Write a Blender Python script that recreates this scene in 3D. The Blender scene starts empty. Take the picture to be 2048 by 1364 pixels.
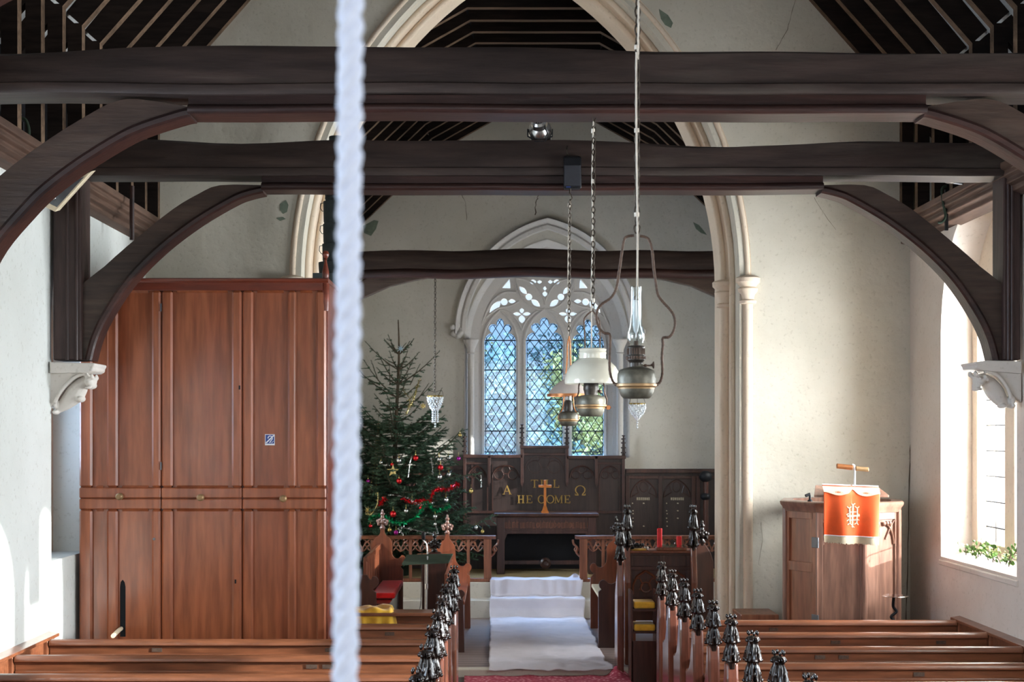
import bpy, math, random
from mathutils import Vector, Matrix, noise
from mathutils.geometry import tessellate_polygon
S = bpy.context.scene
COL = S.collection
V = Vector
PI = math.pi
CAMZ = 2.65
F = 2800.0
def P(x, y, Y):
    return V(((x-990)*Y/F, Y, CAMZ-(y-870)*Y/F))
def PX(x, Y): return (x-990)*Y/F
def PZ(y, Y): return CAMZ-(y-870)*Y/F

# ---------------------------------------------------------------- materials
def lin(c):
    return tuple(((v/255)/12.92 if v/255 <= .04045 else ((v/255+.055)/1.055)**2.4) for v in c)
def newmat(name):
    m = bpy.data.materials.new(name); m.use_nodes = True
    nt = m.node_tree; nt.nodes.clear()
    out = nt.nodes.new('ShaderNodeOutputMaterial')
    b = nt.nodes.new('ShaderNodeBsdfPrincipled')
    nt.links.new(b.outputs[0], out.inputs[0])
    return m, nt, b, out
def ramp(nt, fac, stops):
    r = nt.nodes.new('ShaderNodeValToRGB')
    e = r.color_ramp.elements
    while len(e) < len(stops): e.new(.5)
    for i, (p, c) in enumerate(stops):
        e[i].position = p; e[i].color = (*c, 1)
    nt.links.new(fac, r.inputs[0]); return r
def coords(nt, scale):
    tc = nt.nodes.new('ShaderNodeTexCoord'); mp = nt.nodes.new('ShaderNodeMapping')
    mp.inputs['Scale'].default_value = scale
    nt.links.new(tc.outputs['Object'], mp.inputs[0]); return mp.outputs[0]
def nz(nt, vec, scale, detail=4, dist=0, rough=.55):
    n = nt.nodes.new('ShaderNodeTexNoise'); n.inputs['Scale'].default_value = scale
    n.inputs['Detail'].default_value = detail; n.inputs['Distortion'].default_value = dist
    n.inputs['Roughness'].default_value = rough
    nt.links.new(vec, n.inputs['Vector']); return n.outputs['Fac']
def bump(nt, b, h, strength, dist=.01):
    bp = nt.nodes.new('ShaderNodeBump'); bp.inputs['Strength'].default_value = strength
    bp.inputs['Distance'].default_value = dist
    nt.links.new(h, bp.inputs['Height']); nt.links.new(bp.outputs[0], b.inputs['Normal'])
def wood(name, c1, c2, axis='z', rough=.4, scale=6, coat=0., bs=.25, c3=None, spec=.5):
    m, nt, b, o = newmat(name)
    st = {'x': (.12, 1, 1), 'y': (1, .12, 1), 'z': (1, 1, .1)}[axis]
    v = coords(nt, st)
    f = nz(nt, v, scale, 8, .8)
    stops = [(.3, lin(c1)), (.68, lin(c2))]
    if c3: stops = [(.25, lin(c1)), (.5, lin(c2)), (.75, lin(c3))]
    r = ramp(nt, f, stops)
    f2 = nz(nt, v, scale*9, 3)
    mx = nt.nodes.new('ShaderNodeMix'); mx.data_type = 'RGBA'; mx.blend_type = 'MULTIPLY'
    mx.inputs[0].default_value = .55
    r2 = ramp(nt, f2, [(.36, (.38, .38, .38)), (.62, (1, 1, 1))])
    nt.links.new(r.outputs[0], mx.inputs[6]); nt.links.new(r2.outputs[0], mx.inputs[7])
    nt.links.new(mx.outputs[2], b.inputs['Base Color'])
    b.inputs['Roughness'].default_value = rough
    b.inputs['Specular IOR Level'].default_value = spec
    b.inputs['Coat Weight'].default_value = coat; b.inputs['Coat Roughness'].default_value = .15
    bump(nt, b, f2, bs, .004)
    return m
def plaster(name, c1, c2, rough=.9, patch=None, thr=.62, bs=.4):
    m, nt, b, o = newmat(name)
    v = coords(nt, (1, 1, 1))
    f = nz(nt, v, .9, 6)
    r = ramp(nt, f, [(.3, lin(c1)), (.7, lin(c2))])
    last = r.outputs[0]
    f3 = nz(nt, v, 28, 6)
    r3 = ramp(nt, f3, [(.28, (.72, .70, .66)), (.42, (1, 1, 1))])
    mx = nt.nodes.new('ShaderNodeMix'); mx.data_type = 'RGBA'; mx.blend_type = 'MULTIPLY'; mx.inputs[0].default_value = .6
    nt.links.new(last, mx.inputs[6]); nt.links.new(r3.outputs[0], mx.inputs[7]); last = mx.outputs[2]
    if patch:
        f2 = nz(nt, v, 1.7, 5, .3)
        r2 = ramp(nt, f2, [(thr, (0, 0, 0)), (thr+.02, (1, 1, 1))])
        mx = nt.nodes.new('ShaderNodeMix'); mx.data_type = 'RGBA'
        nt.links.new(r2.outputs[0], mx.inputs[0]); nt.links.new(last, mx.inputs[6])
        mx.inputs[7].default_value = (*lin(patch), 1); last = mx.outputs[2]
    nt.links.new(last, b.inputs['Base Color'])
    b.inputs['Roughness'].default_value = rough; b.inputs['Specular IOR Level'].default_value = .2
    f4 = nz(nt, v, 7, 8)
    bump(nt, b, f4, bs, .02)
    return m
def plain(name, c, rough=.5, metal=0, spec=.5, var=.15, scale=15, coat=0, bs=0, sheen=0, emit=None):
    m, nt, b, o = newmat(name)
    v = coords(nt, (1, 1, 1)); f = nz(nt, v, scale, 4)
    l = lin(c); d = tuple(x*(1-var) for x in l); u = tuple(min(1, x*(1+var)) for x in l)
    r = ramp(nt, f, [(.3, d), (.7, u)])
    nt.links.new(r.outputs[0], b.inputs['Base Color'])
    b.inputs['Roughness'].default_value = rough; b.inputs['Metallic'].default_value = metal
    b.inputs['Specular IOR Level'].default_value = spec; b.inputs['Coat Weight'].default_value = coat
    b.inputs['Sheen Weight'].default_value = sheen
    if bs: bump(nt, b, nz(nt, v, scale*4, 4), bs, .005)
    if emit:
        b.inputs['Emission Color'].default_value = (*lin(emit[0]), 1); b.inputs['Emission Strength'].default_value = emit[1]
    return m
def clear(name, tint, gloss=.15, rough=.03, gtint=(1, 1, 1), edge=.5):
    m = bpy.data.materials.new(name); m.use_nodes = True; nt = m.node_tree; nt.nodes.clear()
    o = nt.nodes.new('ShaderNodeOutputMaterial'); t = nt.nodes.new('ShaderNodeBsdfTransparent')
    g = nt.nodes.new('ShaderNodeBsdfGlossy'); mx = nt.nodes.new('ShaderNodeMixShader')
    lw = nt.nodes.new('ShaderNodeLayerWeight'); lw.inputs[0].default_value = .3
    ma = nt.nodes.new('ShaderNodeMath'); ma.operation = 'MULTIPLY_ADD'; ma.inputs[1].default_value = edge; ma.inputs[2].default_value = gloss*.4
    nt.links.new(lw.outputs['Facing'], ma.inputs[0])
    t.inputs[0].default_value = (*tint, 1); g.inputs[0].default_value = (*gtint, 1); g.inputs[1].default_value = rough
    nt.links.new(ma.outputs[0], mx.inputs[0]); nt.links.new(t.outputs[0], mx.inputs[1]); nt.links.new(g.outputs[0], mx.inputs[2])
    nt.links.new(mx.outputs[0], o.inputs[0]); return m

M = {}
M['beam'] = wood('beam_oak', (34, 27, 26), (66, 52, 47), 'x', .5, 2.2, c3=(84, 78, 70), bs=.9, spec=.3)
M['beam_red'] = wood('beam_moulding', (36, 23, 22), (66, 40, 34), 'x', .4, 4, bs=.5, spec=.4)
M['brace'] = wood('brace_oak', (46, 36, 33), (72, 56, 48), 'x', .45, 3, c3=(84, 74, 66), bs=.8, spec=.35)
M['post'] = wood('post_oak', (48, 34, 32), (78, 58, 54), 'z', .45, 4, bs=.4, spec=.35)
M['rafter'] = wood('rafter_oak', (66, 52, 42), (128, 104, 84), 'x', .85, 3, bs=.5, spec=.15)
M['rafter_y'] = wood('plate_oak', (60, 40, 32), (112, 86, 72), 'y', .6, 3, bs=.5, spec=.3)
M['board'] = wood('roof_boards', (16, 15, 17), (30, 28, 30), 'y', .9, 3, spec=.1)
M['lime'] = plaster('roof_plaster', (150, 150, 148), (200, 200, 198))
M['organ'] = wood('organ_pine', (124, 60, 36), (168, 96, 62), 'z', .28, 2.2, coat=.35, bs=.12, c3=(146, 76, 48))
M['organ_dark'] = wood('organ_pine_dark', (100, 44, 30), (132, 62, 42), 'x', .3, 2.2, coat=.25, bs=.12)
M['pew'] = wood('pew_pine', (98, 54, 36), (138, 84, 56), 'x', .3, 3, coat=.3, bs=.15, c3=(116, 64, 42))
M['pew_end'] = wood('pew_end_oak', (104, 56, 42), (132, 80, 60), 'z', .22, 4, coat=.7, bs=.12)
M['carved'] = wood('carved_oak', (18, 12, 10), (40, 26, 21), 'z', .2, 14, coat=.15, bs=.9, spec=.4)
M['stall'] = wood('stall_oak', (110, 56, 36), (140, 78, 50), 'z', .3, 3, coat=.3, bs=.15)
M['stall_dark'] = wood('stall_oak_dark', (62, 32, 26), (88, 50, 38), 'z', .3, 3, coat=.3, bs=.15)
M['altar'] = wood('altar_oak', (54, 32, 28), (82, 52, 44), 'z', .35, 4, coat=.1, bs=.3)
M['altar_dk'] = wood('reredos_panel', (48, 36, 34), (66, 50, 46), 'z', .4, 4, coat=.1, bs=.3)
M['rail'] = wood('rail_oak', (110, 62, 44), (146, 92, 66), 'z', .35, 4, coat=.2, bs=.2)
M['pulpit'] = wood('pulpit_oak', (108, 76, 62), (148, 110, 92), 'z', .3, 3, coat=.4, bs=.2, c3=(126, 90, 74))
M['pulpit_door'] = wood('pulpit_door_oak', (140, 82, 56), (172, 112, 80), 'z', .4, 3, coat=.2, bs=.2)
M['boards'] = wood('floor_boards', (84, 70, 66), (116, 98, 90), 'x', .5, 4, bs=.3)
M['wall'] = plaster('limewash_cream', (208, 194, 182), (222, 212, 202), bs=.3)
M['wall_n'] = plaster('limewash_cool', (204, 206, 200), (222, 224, 220), bs=.3)
M['wall_e'] = plaster('limewash_east', (186, 180, 164), (208, 202, 188), patch=(112, 122, 108), thr=.79, bs=.5)
M['wall_c'] = plaster('limewash_chancel', (190, 186, 174), (208, 202, 192), bs=.4)
M['stone'] = plaster('painted_stone', (212, 192, 168), (228, 212, 192), rough=.8, bs=.25)
M['stone_c'] = plaster('east_window_stone', (196, 192, 188), (214, 208, 202), rough=.8, bs=.25)
M['corbel'] = plaster('corbel_stone', (206, 200, 192), (226, 220, 212), rough=.8, bs=.5)
M['stepstone'] = plaster('step_stone', (186, 178, 164), (206, 198, 186), rough=.7, bs=.3)
M['tan'] = plain('sanctuary_carpet', (176, 156, 118), .95, spec=.1, bs=.3, scale=60)
M['lead'] = plain('window_lead', (36, 48, 62), .6)
M['glass'] = clear('leaded_glass', (.62, .80, 1.0), .12, .06)
M['glass_n'] = clear('side_window_glass', (.9, .95, 1.), .1, .1)
M['crystal'] = clear('cut_crystal', (.92, .95, .97), 1.2, .02)
M['chimney'] = clear('chimney_glass', (.90, .93, .93), .16, .05, edge=.16)
M['bronze'] = plain('tarnished_brass', (96, 92, 80), .45, .45, var=.3, scale=30, bs=.15)
M['brass'] = plain('brass_band', (150, 120, 84), .45, .5, var=.2)
M['iron'] = plain('rusty_iron', (92, 72, 60), .65, .4, var=.35, scale=60)
M['chain'] = plain('dark_chain_iron', (66, 56, 46), .5, .6, var=.3, scale=60)
M['black'] = plain('black_plastic', (24, 24, 27), .5, spec=.2)
M['slot_shade'] = plain('slot_shade_black', (16, 20, 26), .9)
M['steel'] = plain('chromed_steel', (200, 200, 200), .25, 1., var=.05)
M['grey'] = plain('grey_metal', (110, 112, 116), .4, .6)
M['flue'] = plain('flue_grey_iron', (66, 74, 74), .55, .3, var=.2)
M['cream'] = plain('cream_enamel', (232, 214, 184), .5)
M['cord'] = plain('cord_white', (206, 196, 182), .8, spec=.2)
M['opal'] = plain('opal_glass', (212, 206, 188), .18, coat=.6, var=.06, scale=8)
M['opal_pink'] = plain('opal_shade_pink', (206, 192, 182), .3, coat=.3, var=.06)
M['copper'] = plain('copper_rim', (172, 112, 70), .35, .7)
M['bulb'] = plain('white_bulb', (236, 236, 238), .25, var=.02)
M['rafter_shade'] = wood('rafter_side_shade', (26, 22, 21), (48, 38, 33), 'x', .9, 3, spec=.1)  # near-black copy of the rafter oak, shade put into its colour
M['spark'] = plain('crystal_sparkle_white', (236, 240, 244), .08, .0, spec=1., var=.02, coat=1)  # opaque white, paints the sparkle of the clear crystal
M['hedge'] = plain('hedge_foliage', (168, 180, 150), .9, var=.3, scale=2, spec=.1)
M['burner'] = plain('burner_dark_metal', (56, 50, 44), .4, .4, var=.3, scale=40)
M['flaked'] = plain('flaked_limewash', (112, 122, 106), .9, var=.2)
M['rope'] = plain('bell_rope_fibre', (214, 222, 240), .85, spec=.2, var=.08, scale=200, bs=.4)
M['sheet'] = plain('dust_sheet_cotton', (206, 200, 206), .95, spec=.1, var=.05, scale=4, bs=.2)
M['red'] = plain('red_cushion_cloth', (214, 36, 34), .9, spec=.1, sheen=.2)
M['purple'] = plain('cushion_piping', (92, 26, 84), .9, spec=.1)
M['yellow'] = plain('yellow_cloth', (216, 168, 58), .9, spec=.1, sheen=.3)
M['gold'] = plain('gold_paint', (178, 142, 72), .5, .1, var=.15)
M['cross'] = plain('cross_wood', (196, 116, 52), .4, .25, var=.15)
M['candle'] = plain('red_wax', (222, 24, 34), .35, spec=.5)
M['orange'] = plain('orange_velvet', (226, 88, 34), .75, spec=.2, sheen=.4, var=.12, scale=8)
M['ecru'] = plain('ecru_braid_and_seat_light', (214, 200, 172), .9, spec=.1, var=.15, scale=200)
M['needle'] = plain('spruce_needles', (72, 100, 76), .55, var=.35, scale=6)
M['bark'] = plain('spruce_bark', (92, 78, 62), .9, var=.3, scale=40)
M['bred'] = plain('bauble_red', (206, 16, 26), .12, .6, coat=.5, var=.02)
M['bsil'] = plain('bauble_silver', (206, 206, 200), .15, .9, var=.03)
M['bpur'] = plain('bauble_purple', (168, 20, 140), .15, .6, coat=.5, var=.02)
M['bgold'] = plain('bauble_gold', (206, 180, 110), .2, .8, var=.03)
M['tin_g'] = plain('tinsel_green', (10, 156, 96), .25, .7, var=.3, scale=90)
M['tin_r'] = plain('tinsel_red', (206, 16, 30), .25, .7, var=.3, scale=90)
M['tin_s'] = plain('tinsel_silver', (214, 216, 214), .2, .9, var=.3, scale=90)
M['tin_y'] = plain('tinsel_gold', (202, 186, 130), .25, .8, var=.3, scale=90)
M['star'] = plain('straw_star', (214, 190, 122), .5, .2)
M['snow'] = plain('pale_blue_snowflake', (176, 206, 222), .5)
M['leafg'] = plain('holly_leaf', (96, 132, 62), .35, var=.45, scale=12)
M['leafy'] = plain('variegated_leaf', (196, 204, 140), .4, var=.2, scale=12)
M['green_dk'] = plain('music_desk_green', (44, 54, 42), .7, spec=.2)
M['blue'] = plain('sticker_blue', (32, 62, 140), .4, var=.02)
M['white'] = plain('sticker_white', (232, 234, 240), .5, var=.02)
M['crack'] = plain('crack_dark', (92, 76, 60), 1, spec=0)
M['fol_dark'] = plain('conifer_foliage', (122, 142, 140), .9, var=.5, spec=.1, scale=2.5)
M['fol_lit'] = plain('sunlit_foliage', (214, 206, 140), .9, spec=.1, var=.4, scale=3)  # sunlight on the leaves put into a pale yellow colour
M['grass'] = plain('churchyard_grass', (70, 88, 54), .95, var=.3, scale=2)
# patterned carpet
def carpet():
    m, nt, b, o = newmat('pink_pattern_carpet')
    v = coords(nt, (1, 1, 1))
    vo = nt.nodes.new('ShaderNodeTexVoronoi'); vo.inputs['Scale'].default_value = 22; nt.links.new(v, vo.inputs['Vector'])
    r = ramp(nt, vo.outputs['Distance'], [(.1, lin((226, 184, 184))), (.28, lin((204, 106, 122))), (.6, lin((170, 58, 80)))])
    nt.links.new(r.outputs[0], b.inputs['Base Color']); b.inputs['Roughness'].default_value = .95
    return m
M['carpet'] = carpet()
def boards_mat():
    m, nt, b, o = newmat('chancel_boards')
    v = coords(nt, (1, 1, 1))
    w = nt.nodes.new('ShaderNodeTexWave'); w.bands_direction = 'Y'; w.inputs['Scale'].default_value = 2.4; w.inputs['Distortion'].default_value = .3
    nt.links.new(v, w.inputs['Vector'])
    r = ramp(nt, w.outputs['Fac'], [(.0, lin((66, 52, 50))), (.12, lin((120, 102, 96))), (.9, lin((142, 124, 116)))])
    nt.links.new(r.outputs[0], b.inputs['Base Color']); b.inputs['Roughness'].default_value = .45
    return m
M['chancel_boards'] = boards_mat()

# ---------------------------------------------------------------- geometry helper
class MB:
    def __init__(s): s.v = []; s.f = []
    def add(s, vs, fs):
        o = len(s.v); s.v += [V(p) for p in vs]; s.f += [tuple(i+o for i in f) for f in fs]; return s
    def box(s, x0, x1, y0, y1, z0, z1):
        return s.add([(x0,y0,z0),(x1,y0,z0),(x1,y1,z0),(x0,y1,z0),(x0,y0,z1),(x1,y0,z1),(x1,y1,z1),(x0,y1,z1)],
                     [(0,3,2,1),(4,5,6,7),(0,1,5,4),(1,2,6,5),(2,3,7,6),(3,0,4,7)])
    def obox(s, a, b, w, up=V((0,0,1)), h=None):
        a = V(a); b = V(b); h = h or w; d = (b-a).normalized()
        x = d.cross(up)
        if x.length < 1e-4: x = d.cross(V((0,1,0)))
        x.normalize(); y = x.cross(d).normalized()
        c = []
        for p in (a, b):
            for sx, sy in ((-1,-1),(1,-1),(1,1),(-1,1)): c.append(p + x*(w/2*sx) + y*(h/2*sy))
        return s.add(c, [(0,1,2,3),(7,6,5,4),(0,4,5,1),(1,5,6,2),(2,6,7,3),(3,7,4,0)])
    def prism(s, pts, off):
        off = V(off); n = len(pts)
        pts = [V(p) for p in pts]
        vs = pts + [p+off for p in pts]
        tri = tessellate_polygon([pts])
        fs = [tuple(t) for t in tri] + [tuple(reversed([i+n for i in t])) for t in tri]
        fs += [(i, (i+1) % n, (i+1) % n+n, i+n) for i in range(n)]
        return s.add(vs, fs)
    def ppx(s, pts, Y0, Y1):  # outline read from a frontal plane at Y0, real thickness to Y1
        return s.prism([P(x, y, Y0) for x, y in pts], (0, Y1-Y0, 0))
    def holed(s, outer, holes, off):
        off = V(off); loops = [[V(p) for p in outer]] + [[V(p) for p in h] for h in holes]
        flat = [p for l in loops for p in l]; n = len(flat)
        tri = tessellate_polygon(loops)
        fs = [tuple(t) for t in tri] + [tuple(reversed([i+n for i in t])) for t in tri]
        k = 0
        for l in loops:
            m = len(l)
            for i in range(m): fs.append((k+i, k+(i+1) % m, k+(i+1) % m+n, k+i+n))
            k += m
        return s.add(flat+[p+off for p in flat], fs)
    def loft(s, rings, closed=True, caps=True):
        n = len(rings[0]); vs = [p for r in rings for p in r]; fs = []
        for k in range(len(rings)-1):
            for i in range(n if closed else n-1):
                j = (i+1) % n; fs.append((k*n+i, k*n+j, (k+1)*n+j, (k+1)*n+i))
        if caps and closed:
            fs.append(tuple(range(n))[::-1]); fs.append(tuple(range((len(rings)-1)*n, len(rings)*n)))
        return s.add(vs, fs)
    def tube(s, path, r, n=8, closed=False):
        path = [V(p) for p in path]; m = len(path); rs = r if isinstance(r, (list, tuple)) else [r]*m
        rings = []; up = V((0.13, 0.07, 1)).normalized(); prev = None
        for i in range(m):
            a = path[(i-1) % m] if (closed or i > 0) else path[i]; b = path[(i+1) % m] if (closed or i < m-1) else path[i]
            d = (b-a).normalized()
            x = prev - d*prev.dot(d) if prev is not None else d.cross(up)
            if x.length < 1e-5: x = d.cross(V((1, 0, 0)))
            x.normalize(); prev = x; y = d.cross(x)
            rings.append([path[i] + (x*math.cos(2*PI*k/n) + y*math.sin(2*PI*k/n))*rs[i] for k in range(n)])
        if closed:
            rings.append(rings[0]); return s.loft(rings, caps=False)
        return s.loft(rings)
    def lathe(s, prof, c=(0,0,0), n=24, sx=1, sy=1, caps=True):
        c = V(c)
        return s.loft([[c+V((r*math.cos(2*PI*k/n)*sx, r*math.sin(2*PI*k/n)*sy, z)) for k in range(n)] for r, z in prof], caps=caps)
    def ell(s, c, r, n=12, m=8):
        c = V(c); r = r if isinstance(r, (tuple, list)) else (r, r, r)
        rings = []
        for j in range(1, m):
            t = PI*j/m; rings.append([c+V((r[0]*math.sin(t)*math.cos(2*PI*k/n), r[1]*math.sin(t)*math.sin(2*PI*k/n), r[2]*math.cos(t))) for k in range(n)])
        return s.loft(rings)
    def bounds(s):
        xs = [p.x for p in s.v]; ys = [p.y for p in s.v]; zs = [p.z for p in s.v]
        return min(xs), max(xs), min(ys), max(ys), min(zs), max(zs)
    def build(s, name, mat, parent=None, smooth=True, bevel=0, ang=35, seg=2, mats=None, fm=None):
        me = bpy.data.meshes.new(name); o = bpy.data.objects.new(name, me); COL.objects.link(o)
        if parent is None:
            b = s.bounds(); org = V(((b[0]+b[1])/2, (b[2]+b[3])/2, b[4])); o.location = org
        else:
            org = worldloc(parent); o.parent = parent
        me.from_pydata([p-org for p in s.v], [], s.f)
        me.materials.append(mat)
        for m2 in mats or []: me.materials.append(m2)
        import bmesh
        bm = bmesh.new(); bm.from_mesh(me)
        if bevel or len(s.v) < 20000: bmesh.ops.recalc_face_normals(bm, faces=bm.faces)
        bm.to_mesh(me); bm.free()
        if smooth:
            me.polygons.foreach_set('use_smooth', [True]*len(me.polygons))
            me.set_sharp_from_angle(angle=math.radians(ang))
        if bevel:
            md = o.modifiers.new('bevel', 'BEVEL'); md.width = bevel; md.segments = seg; md.limit_method = 'ANGLE'; md.angle_limit = .6
        return o
def worldloc(o):
    l = V(o.location)
    while o.parent: o = o.parent; l = l + o.location
    return l
def tag(o, label, cat, group=None, kind=None):
    if label: o['label'] = label
    if cat: o['category'] = cat
    if group: o['group'] = group
    if kind: o['kind'] = kind
    return o
def thing(name, loc, label, cat, group=None):
    o = bpy.data.objects.new(name, None); COL.objects.link(o); o.location = loc; o.empty_display_size = .1
    return tag(o, label, cat, group)
def struct(mb, name, mat, **k):
    o = mb.build(name, mat, **k)
    if o.parent is None: o['kind'] = 'structure'
    return o
def dup(root, loc, label=None, group=None, rz=None):
    r = root.copy(); COL.objects.link(r); r.location = loc
    if rz is not None: r.rotation_euler = (0, 0, rz)
    if label: r['label'] = label
    if group: r['group'] = group
    def rec(a, b):
        for ch in list(a.children):
            c = ch.copy(); COL.objects.link(c); c.parent = b; rec(ch, c)
    rec(root, r); return r
def remesh(name, mb, mat, vox, smooth_it=2):
    """a continuous carved surface out of overlapping lumps"""
    me = bpy.data.meshes.new(name); me.from_pydata([tuple(p) for p in mb.v], [], mb.f)
    o = bpy.data.objects.new(name, me); COL.objects.link(o)
    m = o.modifiers.new('r', 'REMESH'); m.mode = 'VOXEL'; m.voxel_size = vox; m.use_smooth_shade = True
    m2 = o.modifiers.new('s', 'SMOOTH'); m2.iterations = smooth_it; m2.factor = .5
    bpy.context.view_layer.update()
    dg = bpy.context.evaluated_depsgraph_get()
    new = bpy.data.meshes.new_from_object(o.evaluated_get(dg))
    new.name = name; new.materials.clear(); new.materials.append(mat)
    new.polygons.foreach_set('use_smooth', [True]*len(new.polygons))
    bpy.data.objects.remove(o); return new
def place(name, me, parent, loc, rz=0, sc=1):
    o = bpy.data.objects.new(name, me); COL.objects.link(o)
    if parent: o.parent = parent; o.location = V(loc)-worldloc(parent)
    else: o.location = loc
    o.rotation_euler = (0, 0, rz); o.scale = (sc, sc, sc) if not isinstance(sc, tuple) else sc; return o
def arc_path(w, R, xc, zs, r=0, n=14, z0=0):
    """pointed arch outline in XZ, offset outwards by r; left foot, up, over, right foot"""
    cl = xc-w+R; pts = [(xc-w-r, z0)]
    th = math.acos(max(-1, min(1, (cl-xc)/(R+r))))
    for i in range(n+1):
        t = th*i/n; pts.append((cl-(R+r)*math.cos(t), zs+(R+r)*math.sin(t)))
    rt = [(2*xc-x, z) for x, z in reversed(pts[:-1])]
    return pts + rt
def arch_ring(mb, prof, w, R, xc, zs, z0, n=14, closed=False):
    rings = []
    for r, y in prof: rings.append([V((x, y, z)) for x, z in arc_path(w, R, xc, zs, r, n, z0)])
    # rings are along profile; loft between them
    return mb.loft(rings if not closed else rings+[rings[0]], closed=False)
def catmull(pts, n=6):
    pts = [V(p) for p in pts]; out = []
    for i in range(len(pts)-1):
        p0 = pts[max(0, i-1)]; p1 = pts[i]; p2 = pts[i+1]; p3 = pts[min(len(pts)-1, i+2)]
        for k in range(n):
            t = k/n
            out.append(.5*((2*p1)+(p2-p0)*t+(2*p0-5*p1+4*p2-p3)*t*t+(3*p1-p0-3*p2+p3)*t**3))
    out.append(pts[-1]); return out
rnd = random.Random(7)
# ================================================================ THE ROOM
XL, XR = -3.62, 4.30          # nave walls
Y0N, YE = -2.2, 14.5          # west wall, chancel arch wall (front face)
YB = 15.3                     # its back face
CL, CR, YC = -2.45, 3.78, 22.1   # chancel walls, east wall
ST = .08                      # chancel floor level
AW, AR, AX, AZ = 2.142, 3.962, .262, 4.262
# floors
struct(MB().box(XL-.6, XR+.6, Y0N, 15.5, -.2, 0), 'floor', M['boards'], smooth=False)
struct(MB().box(CL-.3, CR+.3, 15.5, 19.66, -.2, ST), 'floor', M['chancel_boards'], smooth=False)
struct(MB().box(-1.9, 2.43, 15.32, 15.499, -.1, ST+.002), 'trim_1', M['stepstone'], bevel=.01)
struct(MB().box(CL, CR, 19.66, 20.0, 0, .33), 'trim_2', M['stepstone'], bevel=.015)
struct(MB().box(CL, CR, 20.0, 20.6, 0, .55), 'trim_3', M['stepstone'], bevel=.015)
struct(MB().box(CL, CR, 20.6, YC, 0, .553), 'floor', M['tan'], smooth=False)
# side wall helper: outline lies in the YZ plane, openings are pointed
def arch_yz(yc, w, R, zs, z0, r=0, n=10):
    return [(y, z) for y, z in arc_path(w, R, yc, zs, r, n, z0)]
def side_wall(x0, x1, y0, y1, zt, holes, name, mat):
    hs = [[V((x0, y, z)) for y, z in h] for h in holes]
    mb = MB().holed([V((x0, y0, 0)), V((x0, y1, 0)), V((x0, y1, zt)), V((x0, y0, zt))], hs, (x1-x0, 0, 0))
    return struct(mb, name, mat, smooth=False)
WR = [(12.5, .85), (7.6, .85), (2.8, .85)]
holesR = [arch_yz(12.52, .98, 1.25, 3.62, 1.48), arch_yz(8.3, 1.2, 1.5, 3.5, 1.38), arch_yz(3.2, .95, 1.2, 3.55, 1.48)]
holesL = [arch_yz(11.92, .5, .75, 3.6, 1.62), arch_yz(7.0, .95, 1.2, 3.55, 1.5), arch_yz(2.6, .95, 1.2, 3.55, 1.5)]
side_wall(XR, XR+.75, Y0N, YE, 4.95, holesR, 'wall_south', M['wall'])
side_wall(XL, XL-.75, Y0N, YE, 4.95, holesL, 'wall_north', M['wall_n'])
# west wall with its big opening
mb = MB().holed([V((XL-.75, Y0N, 0)), V((XR+.75, Y0N, 0)), V((XR+.75, Y0N, 10)), V((XL-.75, Y0N, 10))],
                [[V((x, Y0N, z)) for x, z in arc_path(1.3, 1.9, .35, 4.0, 0, 10, 1.9)]], (0, -.6, 0))
struct(mb, 'wall_west', M['wall'], smooth=False)
# wall with the chancel arch
arch = [V((x, YE, z)) for x, z in arc_path(AW+.13, AR+.13-.0, AX, AZ, 0, 20, 0)]
outer = [V((XL-.75, YE, 0))]+arch+[V((XR+.75, YE, 0)), V((XR+.75, YE, 10)), V((XL-.75, YE, 10))]
wall_e = struct(MB().prism(outer, (0, YB-YE, 0)), 'wall_east', M['wall_e'], smooth=False)
# moulded orders of the arch
def roll(cr, cy, rr, a0, a1, n=6):
    return [(cr+rr*math.cos(a0+(a1-a0)*i/n), cy+rr*math.sin(a0+(a1-a0)*i/n)) for i in range(n+1)]
prof = [(.14, YB+.02), (0, YB+.02), (0, 14.98)] + roll(.03, 14.93, .032, PI*1.0, PI*1.9) + \
       [(.09, 14.87)] + roll(.105, 14.80, .034, PI*1.0, PI*1.8) + [(.15, 14.70)] + roll(.165, 14.63, .036, PI*1.0, PI*1.75) + \
       [(.20, 14.56)] + roll(.215, 14.50, .028, PI*1.05, PI*2.0) + [(.25, YE-.004), (.26, YE+.03)]
mb = MB(); arch_ring(mb, prof, AW, AR, AX, AZ, 0, 22)
struct(mb, 'trim_4', M['stone'], ang=50)
# shafts and moulded capitals of the arch jambs
for side in (-1, 1):
    mb = MB()
    for rr, yy, r in ((.045, 14.93, .055), (.215, 14.50, .05)):
        xx = AX+side*(AW+rr)
        mb.tube([(xx, yy, 0), (xx, yy, AZ-.14)], r, 14)
        z = AZ-.16
        mb.lathe([(r, z-.1), (r+.035, z-.09), (r+.04, z-.065), (r+.012, z-.05), (r+.02, z+.0), (r+.05, z+.035), (r+.055, z+.06), (r+.03, z+.08),
                  (r+.045, z+.1), (r+.075, z+.13), (r+.078, z+.17), (r+.06, z+.185), (r, z+.2)], (xx, yy, 0), 20)
    struct(mb, 'trim_5' if side < 0 else 'trim_6', M['stone'])
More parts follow.
